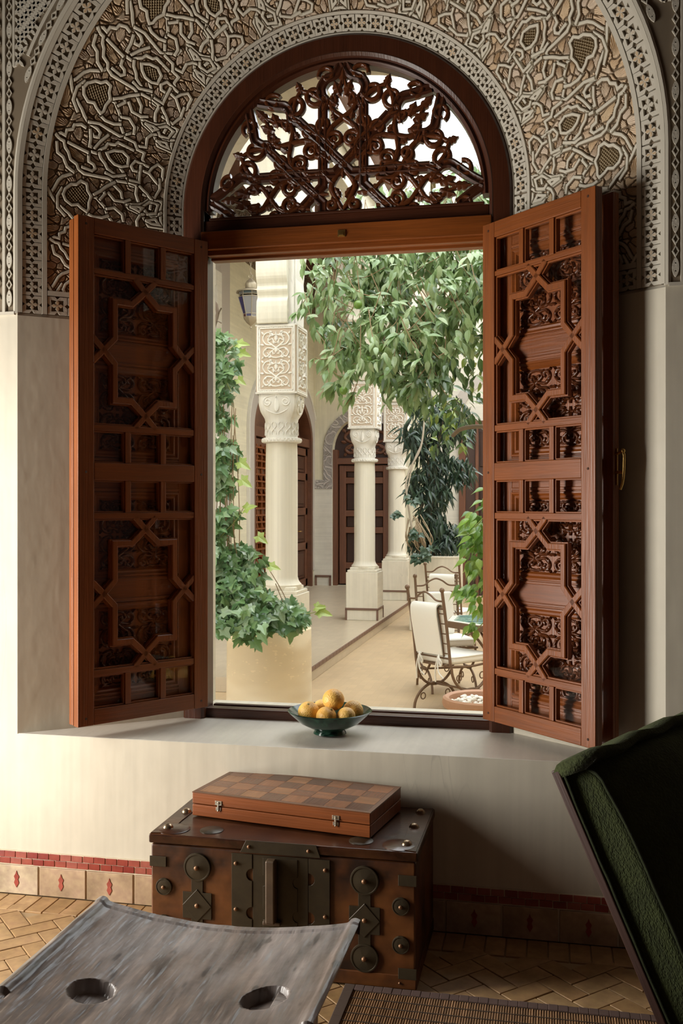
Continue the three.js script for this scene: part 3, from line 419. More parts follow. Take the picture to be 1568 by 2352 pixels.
function glazedShutter(label, pos, turn) {
  const t = thing('glazed_shutter', label, 'shutter', pos, turn), st = 0.068, d = 0.036, z = -d / 2, f = (x0, x1, y0, y1, grain) => slab(x0, x1, y0, y1, -d, 0, 0.003, grain);
  for (const x of [0, LW - st]) part('stile', f(x, x + st, 0, LH, 'y'), M.leafWood, t);
  for (const [y0, y1] of [[0, 0.062], [0.948, 1.017], [1.903, LH]]) part('rail', f(st, LW - st, y0, y1, 'x'), M.leafWood, t);
  const bar = (x0, x1, y0, y1, grain) => { const v = grain === 'y', a = slab(x0 - (v ? 0.005 : 0), x1 + (v ? 0.005 : 0), y0 - (v ? 0 : 0.005), y1 + (v ? 0 : 0.005), -d + 0.004, -0.013, 0.002, grain), b = slab(x0, x1, y0, y1, -0.016, -0.003, 0.002, grain); return [a, b]; };
  for (const [y0, y1] of [[0.188, 0.212], [0.798, 0.822], [1.141, 1.165], [1.751, 1.77]]) part('crossbar', bar(st, LW - st, y0, y1, 'x'), M.leafWood, t);
  const iw = LW - 2 * st, mw = 0.024, cw = (iw - 2 * mw) / 3;
  for (const [y0, y1] of [[0.062, 0.188], [0.822, 0.948], [1.017, 1.141], [1.77, 1.903]]) {
    for (let k = 1; k < 3; k++) { const x = st + k * cw + (k - 1) * mw; part('glazing_bar', bar(x, x + mw, y0, y1, 'y'), M.leafWood, t); }
    for (let k = 0; k < 3; k++) { const x = st + k * (cw + mw), b = 0.006, fr = [slab(x, x + b, y0, y1, -0.024, -0.010, 0.0015), slab(x + cw - b, x + cw, y0, y1, -0.024, -0.010, 0.0015), slab(x, x + cw, y0, y0 + b, -0.024, -0.010, 0.0015), slab(x, x + cw, y1 - b, y1, -0.024, -0.010, 0.0015)]; part('glazing_bead', fr, M.leafWood, t); const p = flat(new THREE.PlaneGeometry(cw, y1 - y0)); p.translate(x + cw / 2, (y0 + y1) / 2, -0.027); part('glass_pane', p, M.glass, t); }
  }
  for (const [y0, y1] of [[0.212, 0.798], [1.165, 1.751]]) {
    const cx0 = LW / 2, cy0 = (y0 + y1) / 2, hh = (y1 - y0) / 2, hw = iw / 2;
    for (const sx of [-1, 1]) for (const sy of [-1, 1]) {          // four folded bars make the star
      const pts = [[0.047, hh + 0.006], [0, hh - 0.043], [-0.06, 0.195], [-0.137, 0.195], [-0.137, 0.05], [-0.185, 0], [-hw - 0.004, -0.047]].map(([x, y]) => [cx0 + sx * x, cy0 + sy * y]);
      const g1 = sweep(pts, [[-0.017, -d + 0.004], [0.017, -d + 0.004], [0.017, -0.014], [-0.017, -0.014]], { crease: 0 }), g2 = sweep(pts, [[-0.012, -0.016], [0.012, -0.016], [0.012, -0.006], [0.009, -0.003], [-0.009, -0.003], [-0.012, -0.006]], { crease: 0 });
      part('star_bar', [uvm(g1, 'y'), uvm(g2, 'y')], M.leafWood, t);
    }
    const b = 0.007, x = st; part('panel_bead', [slab(x, x + b, y0, y1, -0.024, -0.010, 0.0015), slab(x + iw - b, x + iw, y0, y1, -0.024, -0.010, 0.0015), slab(x, x + iw, y0, y0 + b, -0.024, -0.010, 0.0015), slab(x, x + iw, y1 - b, y1, -0.024, -0.010, 0.0015)], M.leafWood, t);
    const p = flat(new THREE.PlaneGeometry(iw, y1 - y0)); p.translate(cx0, cy0, -0.027); part('glass_pane', p, M.glass, t);
  }
  for (const x of [0.034, LW - 0.034]) for (const y of [0.03, 0.98, 1.935]) part('wooden_peg', place(lathe([[0, 0.0012], [0.005, 0.001], [0.0055, -0.002]], 8), [x, y, 0], [PI / 2, 0, 0]), M.frameWood, t);
  return t;
}
function solidShutter(label, pos, turn, w, handle) {
  const t = thing('solid_shutter', label, 'shutter', pos, turn), d = 0.034, st = 0.085;
  part('board', slab(0, w, 0, LH - 0.01, -d, -0.012, 0.003, 'y'), M.leafWood, t);
  for (const x of [0, w - st]) part('stile', slab(x, x + st, 0, LH - 0.01, -0.014, 0, 0.003, 'y'), M.leafWood, t);
  const ys = [[0.0, 0.10], [0.46, 0.565], [0.90, 1.04], [1.40, 1.505], [1.85, LH - 0.01]];
  for (const [a, b] of ys) part('rail', [slab(st, w - st, a, b, -0.014, 0, 0.003, 'x'), box(w - 2 * st, 0.012, 0.008, w / 2, a + 0.012, 0, 0.003), box(w - 2 * st, 0.012, 0.008, w / 2, b - 0.012, 0, 0.003)], M.leafWood, t);
  for (let i = 0; i + 1 < ys.length; i++) {
    const y0 = ys[i][1], y1 = ys[i + 1][0], pw = w - 2 * st, ph = y1 - y0, fr = sweep([[st, y0], [w - st, y0], [w - st, y1], [st, y1]], [[0, -0.013], [0.03, -0.013], [0.03, -0.009], [0.022, 0.0], [0.014, -0.002], [0.006, 0.005], [0, 0.004]], { closed: true, crease: 0.3 });
    part('panel_moulding', uvm(fr), M.leafWood, t); const aw = (pw - 0.06) / 2, ah = (ph - 0.06) / 2, q4 = []; for (const i of [-0.5, 0.5]) for (const j of [-0.5, 0.5]) q4.push(place(arabesque(aw, ah, 0, 0.009, 1.9), [w / 2 + i * aw, (y0 + y1) / 2 + j * ah, -0.012], [0, 0, j > 0 ? PI : 0])); part('carved_panel', uvm(join(q4)), M.carveWood, t);
  }
  if (handle) { part('handle_plate', [box(0.012, 0.13, 0.004, w + 0.001, 0.985, -0.017, 0.001)].map((g) => g), M.brass, t); part('brass_handle', [tube([[w, 1.03, -0.017], [w + 0.03, 1.035, -0.017], [w + 0.034, 0.99, -0.017], [w + 0.028, 0.93, -0.017], [w + 0.018, 0.905, -0.017]], 0.0055, 20, 8), rod([w, 0.965, -0.017], [w + 0.032, 0.965, -0.017], 0.0065), ball(0.009, w + 0.03, 1.04, -0.017)], M.brass, t); }
  return t;
}
const aL = Math.atan2(0.81, 0.587), aR = -Math.atan2(0.714, 0.70);
glazedShutter('glazed wooden shutter with star lattice, open at the left side of the window', [-0.575 - 0.587 * LW, 0.688, 0.004 + 0.81 * LW], aL);
glazedShutter('glazed wooden shutter with star lattice, open at the right side, lit orange', [0.575, 0.688, 0.004], aR);
{ const n = V(0.81, 0, 0.587); solidShutter('solid carved wooden shutter folded behind the left glazed shutter', [-0.575 - 0.587 * LW - n.x * 0.04, 0.69, 0.004 + 0.81 * LW - n.z * 0.04], aL, 0.56, false); }
solidShutter('solid carved wooden shutter with brass handle, folded behind the right glazed shutter', [0.608 + 0.02, 0.69, -0.03 + 0.018], -Math.atan2(0.669, 0.743), 0.575, true);
// ---------------------------------------------------------------- things in the room
const trunkT = dataTex(512, 512, (u, v) => { const m = fbm(u * 4, v * 4, 4, 4, 121, 5), s = fbm(u * 14, v * 14, 14, 14, 131, 4), l = fbm(u * 3, v * 40, 3, 40, 137, 3), k = clamp(0.15 + 0.95 * (m - 0.25) + 0.35 * (s - 0.4) + 0.15 * (l - 0.5), 0.08, 1.1); return [k, k * (0.75 + 0.3 * m), k * (0.6 + 0.4 * s)]; }, false, 1 / 0.55, 1 / 0.55);
M.trunkWood = mat({ color: col(0.22, 0.075, 0.014), roughness: 0.45, map: trunkT, bumpMap: trunkT, bumpScale: 0.003 });
M.trunkLid = mat({ color: col(0.13, 0.05, 0.02), roughness: 0.27, map: trunkT, bumpMap: trunkT, bumpScale: 0.002 });
const patina = dataTex(256, 256, (u, v) => { const m = fbm(u * 6, v * 6, 6, 6, 141, 4), s = fbm(u * 24, v * 24, 24, 24, 151, 3); return [0.5 + 0.5 * m + 0.2 * s, 0.5 + 0.45 * m + 0.2 * s, 0.5 + 0.3 * m + 0.15 * s]; }, false, 1 / 0.3, 1 / 0.3);
M.iron2 = mat({ color: col(0.055, 0.042, 0.026), metalness: 0.3, roughness: 0.42, map: patina, bumpMap: patina, bumpScale: 0.0012 });
M.stud = mat({ color: col(0.25, 0.13, 0.065), metalness: 0.5, roughness: 0.45 });
M.studBig = mat({ color: col(0.30, 0.22, 0.14), metalness: 0.9, roughness: 0.28 });
{
  // wooden trunk with iron fittings; local origin at the left front corner on the floor, x along the front, z towards the room
  const t = thing('trunk', 'old brown wooden trunk with dark iron mounts and domed studs under the window', 'trunk', [-0.467, 0.006, 0.873]);
  const W = 0.893, D = 0.462, H = 0.402, F = 0.002;
  part('body', [slab(0, W, 0, H, -D, 0, 0.008, 'x')], M.trunkWood, t);
  part('base_strip', slab(-0.002, W + 0.002, 0, 0.045, -D, 0.004, 0.004, 'x'), M.trunkWood, t);
  const lid = part('lid', [slab(-0.006, W + 0.006, H + 0.003, H + 0.034, -D - 0.004, 0.006, 0.006, 'x')], M.trunkLid, t);
  const plate = (pts, z, d = 0.003, m = M.iron2, name = 'iron_mount') => part(name, uvm(place(extrude(poly(pts), d - 0.0008, 0.0008), [0, 0, z])), m, t);
  const disc = (x, y, r, name = 'iron_disc') => { const o = part(name, uvm(place(lathe([[0, 0.008], [r * 0.35, 0.0065], [r * 0.82, 0.003], [r * 0.86, 0.0028], [r * 0.88, 0.0045], [r * 0.97, 0.004], [r, 0.001], [r, -0.003]], 28), [x, y, 0.003], [PI / 2, 0, 0])), M.iron2, t); return o; };
  const stud = (x, y, z = 0.006, r = 0.008) => part('stud', place(lathe([[0, r * 0.9], [r * 0.5, r * 0.78], [r * 0.86, r * 0.45], [r, 0], [r, -0.004]], 10), [x, y, z], [PI / 2, 0, 0]), M.stud, t);
  for (const s of [0, 1]) {
    const X = (x) => s ? W - x : x, sg = s ? -1 : 1;
    plate([[X(0.145), 0.06], [X(0.185), 0.06], [X(0.185), 0.36], [X(0.145), 0.36]], F, 0.0025);
    disc(X(0.165), 0.335, 0.047, 'iron_disc'); stud(X(0.165), 0.335, 0.013);
    plate([[X(0.115), 0.165], [X(0.215), 0.165], [X(0.215), 0.252], [X(0.115), 0.252]], F, 0.003); plate([[X(0.165), 0.155], [X(0.215), 0.209], [X(0.165), 0.263], [X(0.115), 0.209]], F + 0.002, 0.003); stud(X(0.165), 0.209, 0.007);
    disc(X(0.165), 0.088, 0.046); stud(X(0.165), 0.088, 0.013);
    for (const y of [0.262, 0.14]) { disc(X(0.048), y, 0.0285); stud(X(0.048), y, 0.011, 0.0065); }
    for (const y of [0.345, 0.05]) plate([[X(-0.002), y - 0.017], [X(0.056), y - 0.017], [X(0.056), y + 0.017], [X(-0.002), y + 0.017]], F, 0.003);
    stud(X(0.052), 0.02, 0.006, 0.004);
    // on the lid
    const lidY = H + 0.0345, band = (name, pts) => part(name, uvm(place(extrude(poly(pts), 0.002, 0.0006), [0, lidY, 0], [-PI / 2, 0, 0])), M.trunkLid, t);
    band('lid_band', [[X(0.0), 0.0], [X(0.06), 0.01], [X(0.055), 0.14], [X(0.06), 0.30], [X(0.055), 0.44], [X(0.0), D - 0.004]].map(([a, b]) => [a, b]));
    part('lid_disc', uvm(place(lathe([[0, 0.003], [0.05, 0.0028], [0.056, 0.001], [0.056, -0.002]], 28), [X(0.06), lidY, -0.055])), M.trunkLid, t);
    part('lid_disc', uvm(place(lathe([[0, 0.003], [0.036, 0.0028], [0.040, 0.001], [0.040, -0.002]], 26), [X(0.19), lidY, -0.07])), M.iron2, t);
    for (const z of [0.06, 0.235, 0.40]) part('domed_stud', place(lathe([[0, 0.017], [0.008, 0.015], [0.015, 0.009], [0.019, 0.001], [0.019, -0.002]], 18), [X(0.038), lidY, -z]), M.studBig, t);
  }
  // the lock: side plates with keyhole bites, a centre plate and the hasp
  const cx0 = 0.285, cx1 = 0.615, bite = (x, s) => { const p = []; const add = (cy) => { for (let i = 0; i <= 8; i++) { const a = -PI / 2 + PI * i / 8; p.push([x - s * Math.cos(a) * 0.020, cy + Math.sin(a) * 0.020]); } }; p.push([x, 0.03]); add(0.09); add(0.2); add(0.325); p.push([x, 0.392]); return p; };
  plate([[cx0, 0.03], ...bite(0.355, 1), [cx0, 0.392]], F, 0.004, M.iron2, 'lock_plate');
  plate([[cx1, 0.03], [cx1, 0.392], ...bite(0.545, -1).reverse()], F, 0.004, M.iron2, 'lock_plate');
  plate([[0.357, 0.03], [0.543, 0.03], [0.543, 0.392], [0.357, 0.392]], F, 0.0022, M.iron2, 'lock_backing');
  plate([[0.392, 0.05], ...[0.1, 0.2, 0.31].flatMap((cy) => Array.from({ length: 7 }, (_, i) => { const a = -PI / 2 + PI * i / 6; return [0.392 + Math.cos(a) * 0.016, cy + Math.sin(a) * 0.018]; })), [0.392, 0.385], [0.508, 0.385], ...[0.31, 0.2, 0.1].flatMap((cy) => Array.from({ length: 7 }, (_, i) => { const a = PI / 2 + PI * i / 6; return [0.508 + Math.cos(a) * 0.016, cy + Math.sin(a) * 0.018]; })), [0.508, 0.05]], F + 0.002, 0.003, M.iron2, 'lock_plate');
  part('hasp', [uvm(box(0.032, 0.205, 0.034, 0.425, 0.285, 0.026, 0.006)), uvm(box(0.06, 0.014, 0.02, 0.425, 0.178, 0.014, 0.004))], mat({ color: col(0.12, 0.08, 0.055), roughness: 0.45, metalness: 0.2, map: patina }), t);
  plate([[0.315, 0.398], [0.585, 0.398], [0.57, H + 0.036], [0.335, H + 0.036]], 0.005, 0.004, M.iron2, 'hasp_hinge'); for (const x of [0.345, 0.545]) stud(x, 0.418, 0.011, 0.006);
  for (const x of [0.30, 0.60]) for (const y of [0.36, 0.06, 0.21]) stud(x, y, 0.009, 0.0065);
}
{
  // chess and backgammon box
  const t = thing('game_box', 'closed wooden chequerboard game box with two small metal latches on the trunk', 'game box', [-0.394, 0.4465, 0.676], -Math.atan2(0.109, 0.657));
  const W = 0.666, D = 0.325, wd = wood(0.27, 0.075, 0.018, 0.35), dk = wood(0.07, 0.032, 0.02, 0.3), edge = wood(0.19, 0.075, 0.03, 0.33);
  part('lower_tray', slab(0, W, 0, 0.0405, -D, 0, 0.003, 'x'), wd, t); part('upper_tray', slab(0, W, 0.0425, 0.081, -D, 0, 0.003, 'x'), wd, t);
  part('top_border', [slab(-0.001, W + 0.001, 0.0805, 0.0838, -0.017, 0.001, 0.001, 'x'), slab(-0.001, W + 0.001, 0.0805, 0.0838, -D - 0.001, -D + 0.017, 0.001, 'x'), slab(-0.001, 0.017, 0.0805, 0.0838, -D + 0.017, -0.017, 0.001, 'z'), slab(W - 0.017, W + 0.001, 0.0805, 0.0838, -D + 0.017, -0.017, 0.001, 'z')], edge, t);
  const lights = [[0.36, 0.14, 0.055], [0.40, 0.17, 0.065], [0.32, 0.12, 0.045]].map((c) => wood(...c, 0.24)), darks = [[0.20, 0.075, 0.034], [0.15, 0.055, 0.028], [0.24, 0.09, 0.04]].map((c) => wood(...c, 0.24));
  const sx = (W - 0.034) / 8, sz = (D - 0.034) / 4;
  for (let i = 0; i < 8; i++) for (let j = 0; j < 4; j++) part('board_square', slab(0.017 + i * sx + 0.0004, 0.017 + (i + 1) * sx - 0.0004, 0.0802, 0.0835 + rr(0, 0.0003), -0.017 - (j + 1) * sz + 0.0004, -0.017 - j * sz - 0.0004, 0.0006, j % 2 ? 'x' : 'z'), ((i + j) % 2 ? darks : lights)[Math.floor(rnd() * 3)], t);
  for (const x of [0.105, 0.545]) part('latch', [box(0.026, 0.014, 0.003, x, 0.055, 0.001, 0.001), box(0.020, 0.012, 0.003, x, 0.034, 0.001, 0.001), box(0.007, 0.03, 0.005, x, 0.044, 0.003, 0.0015), rod([x - 0.013, 0.049, 0.003], [x + 0.013, 0.049, 0.003], 0.0025), ball(0.003, x, 0.028, 0.005)], M.steel, t);
}
// low tray table hollowed from one grey weathered plank
{
  const greyT = dataTex(1024, 1024, (u, v) => {
    const a = fbm(u * 22, v * 5, 22, 5, 161, 5), b = fbm(u * 90, v * 14, 90, 14, 171, 3), c = fbm(u * 4, v * 3, 4, 3, 181, 5), d = fbm(u * 30, v * 10, 30, 10, 191, 3), w = smooth(c, 0.38, 0.66);
    let k = 0.40 + 0.70 * (a - 0.45) + 0.25 * (b - 0.5) + 0.45 * (c - 0.47); k *= 1 - 0.55 * smooth(d, 0.68, 0.82);
    return mix3([k * 1.02, k * 0.9, k * 0.82], [k * 1.12, k * 1.09, k * 1.1], w);
  }, false, 1 / 0.9, 1 / 0.9);
  const greyB = dataTex(512, 512, (u, v) => g3(0.5 * fbm(u * 40, v * 5, 40, 5, 201, 4) + 0.5 * fbm(u * 9, v * 8, 9, 8, 211, 4)), false, 1 / 0.7, 1 / 0.7);
  const mg = mat({ color: col(0.42, 0.375, 0.35), roughness: 0.36, map: greyT, bumpMap: greyB, bumpScale: 0.009 });
  const t = thing('tray_table', 'low grey weathered wooden table with a hollowed top and two round cup recesses', 'table', [0, 0, 0]);
  const x0 = -0.417, x1 = 0.342, z0 = 1.365, z1 = 2.42, W = x1 - x0, top = 0.42;
  const holes = [[-0.227, 1.80], [0.19, 1.762]], hr = 0.053;
  const prof = (s) => { // s 0..1 across: ridge, groove, hollow
    const e = Math.min(s, 1 - s) * W, sag = -0.042 * Math.pow(Math.sin(PI * clamp((s - 0.03) / 0.94, 0, 1)), 0.85); return e < 0.026 ? 0.006 * Math.sin(PI * clamp(e / 0.026, 0, 1) * 0.8 + 0.3) : -0.004 * smooth(e, 0.026, 0.036) + sag;
  };
  const nx = 150, nz = 210, pos = [], uv = [], idx = [], H = (x, z) => {
    let h = top + prof((x - x0) / W) + 0.002 * (vnoise(x * 30 + 90, z * 12, 4096, 4096, 5) - 0.5) - 0.004 * smooth(z, z0 + 0.03, z0);
    for (const [hx0, hz0] of holes) { const d = Math.hypot(x - hx0, (z - hz0)); h = h + (lerp(-0.030, 0, smooth(d, hr - 0.004, hr + 0.002))); }
    return h;
  };
  const line = (a, b, n, extra) => { const l = []; for (let i = 0; i <= n; i++) l.push(lerp(a, b, i / n)); return l; };
  const xs = line(x0, x1, nx), zsq = line(z0, z1, nz);
  for (const z of zsq) for (const x of xs) { const notch = z > 1.905 && z < 1.935 && (x < x0 + 0.034 || x > x1 - 0.034) ? 0.012 : 0; pos.push(x, H(x, z) - notch, z + 0.004 * Math.sin(x * 23) * smooth(z, z0 + 0.1, z0)); uv.push(x, z); }
  for (let j = 0; j < nz; j++) for (let i = 0; i < nx; i++) { const a = j * (nx + 1) + i, b = a + 1, c = a + nx + 1, d = c + 1; idx.push(a, c, b, b, c, d); }
  const g = new THREE.BufferGeometry(); g.setAttribute('position', new THREE.Float32BufferAttribute(pos, 3)); g.setAttribute('uv', new THREE.Float32BufferAttribute(uv, 2)); g.setIndex(idx); g.computeVertexNormals();
  part('table_top', [g], mg, t);
  // edges and underside, following the same hollow
  const under = []; const quad = (a, b, c, d) => under.push(...a, ...b, ...c, ...a, ...c, ...d), th = 0.036;
  const zw = (x, z) => z + 0.004 * Math.sin(x * 23) * smooth(z, z0 + 0.1, z0);
  for (let i = 0; i < nx; i++) for (const [z, f] of [[z0, 1], [z1, 0]]) { const a = xs[i], b = xs[i + 1], A = [a, H(a, z), zw(a, z)], B = [b, H(b, z), zw(b, z)], A2 = [a, H(a, z) - th, zw(a, z) + (f ? 0.012 : -0.012)], B2 = [b, H(b, z) - th, zw(b, z) + (f ? 0.012 : -0.012)]; f ? quad(A, B, B2, A2) : quad(B, A, A2, B2); }
  for (let i = 0; i < nz; i++) for (const [x, f] of [[x0, 1], [x1, 0]]) { const a = zsq[i], b = zsq[i + 1], na = a > 1.905 && a < 1.935 ? 0.012 : 0, nb = b > 1.905 && b < 1.935 ? 0.012 : 0, A = [x, H(x, a) - na, a], B = [x, H(x, b) - nb, b], q = f ? 0.014 : -0.014, A2 = [x + q, H(x, a) - th, a], B2 = [x + q, H(x, b) - th, b]; f ? quad(B, A, A2, B2) : quad(A, B, B2, A2); }
  const gu = new THREE.BufferGeometry(); gu.setAttribute('position', new THREE.Float32BufferAttribute(under, 3)); gu.computeVertexNormals(); part('table_edge', uvm(gu, 'z'), mg, t);
  const us = []; for (let i = 0; i < 24; i++) { const a = lerp(x0 + 0.014, x1 - 0.014, i / 24), b = lerp(x0 + 0.014, x1 - 0.014, (i + 1) / 24), ya = top + prof((a - x0) / W) - th, yb = top + prof((b - x0) / W) - th; us.push(a, ya, z0 + 0.012, b, yb, z1 - 0.012, b, yb, z0 + 0.012, a, ya, z0 + 0.012, a, ya, z1 - 0.012, b, yb, z1 - 0.012); }
  const gx = new THREE.BufferGeometry(); gx.setAttribute('position', new THREE.Float32BufferAttribute(us, 3)); gx.computeVertexNormals(); part('underside', uvm(gx, 'z'), mg, t);
  for (const x of [x0 + 0.085, x1 - 0.115]) { const y0 = x > 0 ? 0.0135 : 0.0, q = extrude(poly([[z0 + 0.12, 0.38], [z0 + 0.19, y0], [z0 + 0.33, y0], [z0 + 0.40, 0.10], [z1 - 0.40, 0.10], [z1 - 0.33, y0], [z1 - 0.19, y0], [z1 - 0.12, 0.38]]), 0.045, 0.004); q.applyMatrix4(new THREE.Matrix4().makeBasis(V(0, 0, 1), V(0, 1, 0), V(-1, 0, 0))); q.translate(x + 0.03, 0, 0); part('side_runner', uvm(q, 'z'), mg, t); }
}
// reed mat
{
  const t = thing('reed_mat', 'brown woven reed floor mat with dark cloth edge in front of the trunk', 'mat', [0, 0, 0]);
  const x0 = 0.205, x1 = 2.0, z0 = 0.885, z1 = 3.1, reedM = mat({ color: col(1, 1, 1), roughness: 0.55 }), reedG = (() => { const g = new THREE.CylinderGeometry(0.5, 0.5, 1, 6, 1, false, 0, PI * 2); g.rotateX(PI / 2); return flat(g); })();
  const n = Math.floor((x1 - x0 - 0.04) / 0.0078), rows = 12, rl = 0.046, im = new THREE.InstancedMesh(reedG, reedM, n * Math.ceil((z1 - z0 - 0.04) / rl)); let c = 0; const m4 = new THREE.Matrix4(), q = new THREE.Quaternion();
  for (let i = 0; i < n; i++) { const tone = rr(0.75, 1.2); for (let z = z0 + 0.032; z < z1 - 0.03; z += rl) { m4.compose(V(x0 + 0.03 + i * 0.0078, 0.0045 + rr(-0.0006, 0.0006), z + rl / 2), q, V(0.0066, 0.007, rl * 0.985)); im.setMatrixAt(c, m4); const k = tone * rr(0.85, 1.15); im.setColorAt(c, col(0.30 * k, 0.17 * k, 0.085 * k)); c++; } }
  im.count = c; im.name = 'reeds'; im.userData.kind = 'stuff'; t.add(im);
  const th = []; for (let z = z0 + 0.032; z < z1; z += rl) th.push(box(x1 - x0 - 0.03, 0.0022, 0.003, (x0 + x1) / 2, 0.0078, z, 0)); part('binding_threads', th, mat({ color: col(0.06, 0.04, 0.025), roughness: 0.9 }), t).userData.kind = 'stuff';
  const eg = []; for (let x = x0; x < x1; x += 0.03) eg.push(box(0.031, 0.011 + rr(0, 0.003), 0.034, x + 0.015, 0.006, z0 + 0.016, 0.003)); part('cloth_edge', eg, mat({ color: col(0.10, 0.06, 0.05), roughness: 0.95 }), t);
  const es = []; for (let z = z0; z < z1; z += 0.05) es.push(box(0.034, 0.011 + rr(0, 0.002), 0.051, x0 + 0.012, 0.006, z + 0.025, 0.003)); part('cloth_edge', es, mat({ color: col(0.08, 0.05, 0.035), roughness: 0.95 }), t);
}
// green armchair at the right: reclined back, its thin wooden board seen from the side
{
  const pileB = dataTex(512, 512, (u, v) => g3(0.6 * fbm(u * 60, v * 60, 60, 60, 221, 3) + 0.4 * fbm(u * 8, v * 8, 8, 8, 231, 4)), false, 1 / 0.3, 1 / 0.3), pileC = dataTex(512, 512, (u, v) => { const k = 0.55 + 0.6 * fbm(u * 9, v * 9, 9, 9, 241, 5) + 0.3 * (fbm(u * 70, v * 70, 70, 70, 251, 2) - 0.5); return [k, k, k * 0.9]; }, false, 1 / 0.4, 1 / 0.4);
  const green = mat({ color: col(0.040, 0.050, 0.012), roughness: 1, map: pileC, bumpMap: pileB, bumpScale: 0.005, sheen: 0.7, sheenRoughness: 0.5, sheenColor: col(0.08, 0.11, 0.03) }), dark = wood(0.06, 0.024, 0.016, 0.5);
  // local axes: +x the way the sitter faces, y up, z towards the near side; the near top corner of the board is set out below
  const t = thing('armchair', 'green velvet armchair with a thin dark wooden back board at the right edge', 'armchair', [0.843, 0, 1.366], -Math.atan2(0.47, 0.88));
  const lean = 27 * PI / 180, WZ = 0.72, BH = 0.86, back = new THREE.Group(); back.name = 'backrest'; back.position.set(0, 0.85, 0); back.rotation.z = lean; t.add(back);
  // inside the backrest: y down along the back, x = 0 the outer face of the board
  part('back_board', slab(0, 0.024, -BH, 0, -WZ, 0, 0.004, 'y'), dark, back);
  const cs = [], nU = 26, nV = 44, th = 0.13;
  const pt = (u, v) => { // u round the section (near side -> front -> far side), v down the back
    const y = -0.01 - v * (BH - 0.1), puff = 1 - 0.22 * Math.pow(Math.abs(v * 2 - 1), 3), z = u < 0.2 ? -0.012 - 0.016 * Math.sin(u / 0.2 * PI / 2) : u > 0.8 ? -WZ + 0.012 + 0.016 * Math.sin((1 - u) / 0.2 * PI / 2) : lerp(-0.022, -WZ + 0.022, (u - 0.2) / 0.6), x = u < 0.2 ? lerp(0.026, th, u / 0.2) : u > 0.8 ? lerp(th, 0.026, (u - 0.8) / 0.2) : th + 0.05 * Math.sin(PI * (u - 0.2) / 0.6);
    const topRound = v < 0.06 ? Math.sqrt(Math.max(0, 1 - Math.pow(1 - v / 0.06, 2))) : 1; return [0.026 + (x - 0.026) * (0.25 + 0.75 * topRound) * puff + 0.004 * (vnoise(u * 12 + 40, v * 16 + 40, 999, 999, 3) - 0.5), y + (1 - topRound) * 0.02, z];
  };
  const pos = [], uv = [], idx = []; for (let j = 0; j <= nV; j++) for (let i = 0; i <= nU; i++) { const p = pt(i / nU, j / nV); pos.push(...p); uv.push(i / nU * 1.0, j / nV * 0.8); }
  for (let j = 0; j < nV; j++) for (let i = 0; i < nU; i++) { const a = j * (nU + 1) + i, b = a + 1, c = a + nU + 1, d = c + 1; idx.push(a, c, b, b, c, d); }
  const g = new THREE.BufferGeometry(); g.setAttribute('position', new THREE.Float32BufferAttribute(pos, 3)); g.setAttribute('uv', new THREE.Float32BufferAttribute(uv, 2)); g.setIndex(idx); g.computeVertexNormals();
  part('back_cushion', [g], green, back);
  // the roll of cloth folded over the top
  const roll = sweep(Array.from({ length: 22 }, (_, i) => [lerp(0.0, WZ, i / 21), 0.006 * Math.sin(i * 0.9)]), [[-0.018, -0.02], [0.0, -0.03], [0.016, -0.01], [0.02, 0.06], [0.012, 0.10], [-0.004, 0.104], [-0.02, 0.06]], { crease: 2 }); part('top_roll', uvm(place(roll, [0.036, -0.006, 0], [0, PI / 2, 0])), green, back);
  const edgeLine = (x, z, dx) => Array.from({ length: 20 }, (_, i) => { const p = pt(dx, i / 19); return V(p[0] + x, p[1], p[2] + z); });
  part('piping', [tube(edgeLine(0.003, 0.004, 0.2), 0.0045, 40, 6), tube(edgeLine(0.004, 0.006, 0.0), 0.0045, 40, 6)], green, back);
  // seat and frame, out of the picture to the right
  part('seat_cushion', uvm(new RoundedBoxGeometry(0.62, 0.15, WZ - 0.06, 3, 0.04).translate(0.80, 0.36, -WZ / 2)), green, t);
  part('seat_frame', [slab(0.36, 1.12, 0.24, 0.285, -WZ, -WZ + 0.03), slab(0.36, 1.12, 0.24, 0.285, -0.03, 0), slab(1.09, 1.12, 0.24, 0.285, -WZ, 0), slab(0.36, 0.40, 0.20, 0.285, -WZ, 0)], dark, t);
  for (const [x, z] of [[1.1, -0.02], [1.1, -WZ + 0.02], [0.40, -0.02], [0.40, -WZ + 0.02]]) part('leg', uvm(place(lathe([[0, 0], [0.014, 0], [0.022, 0.26], [0, 0.26]], 10), [x, 0.0, z]), 'y'), dark, t);
}
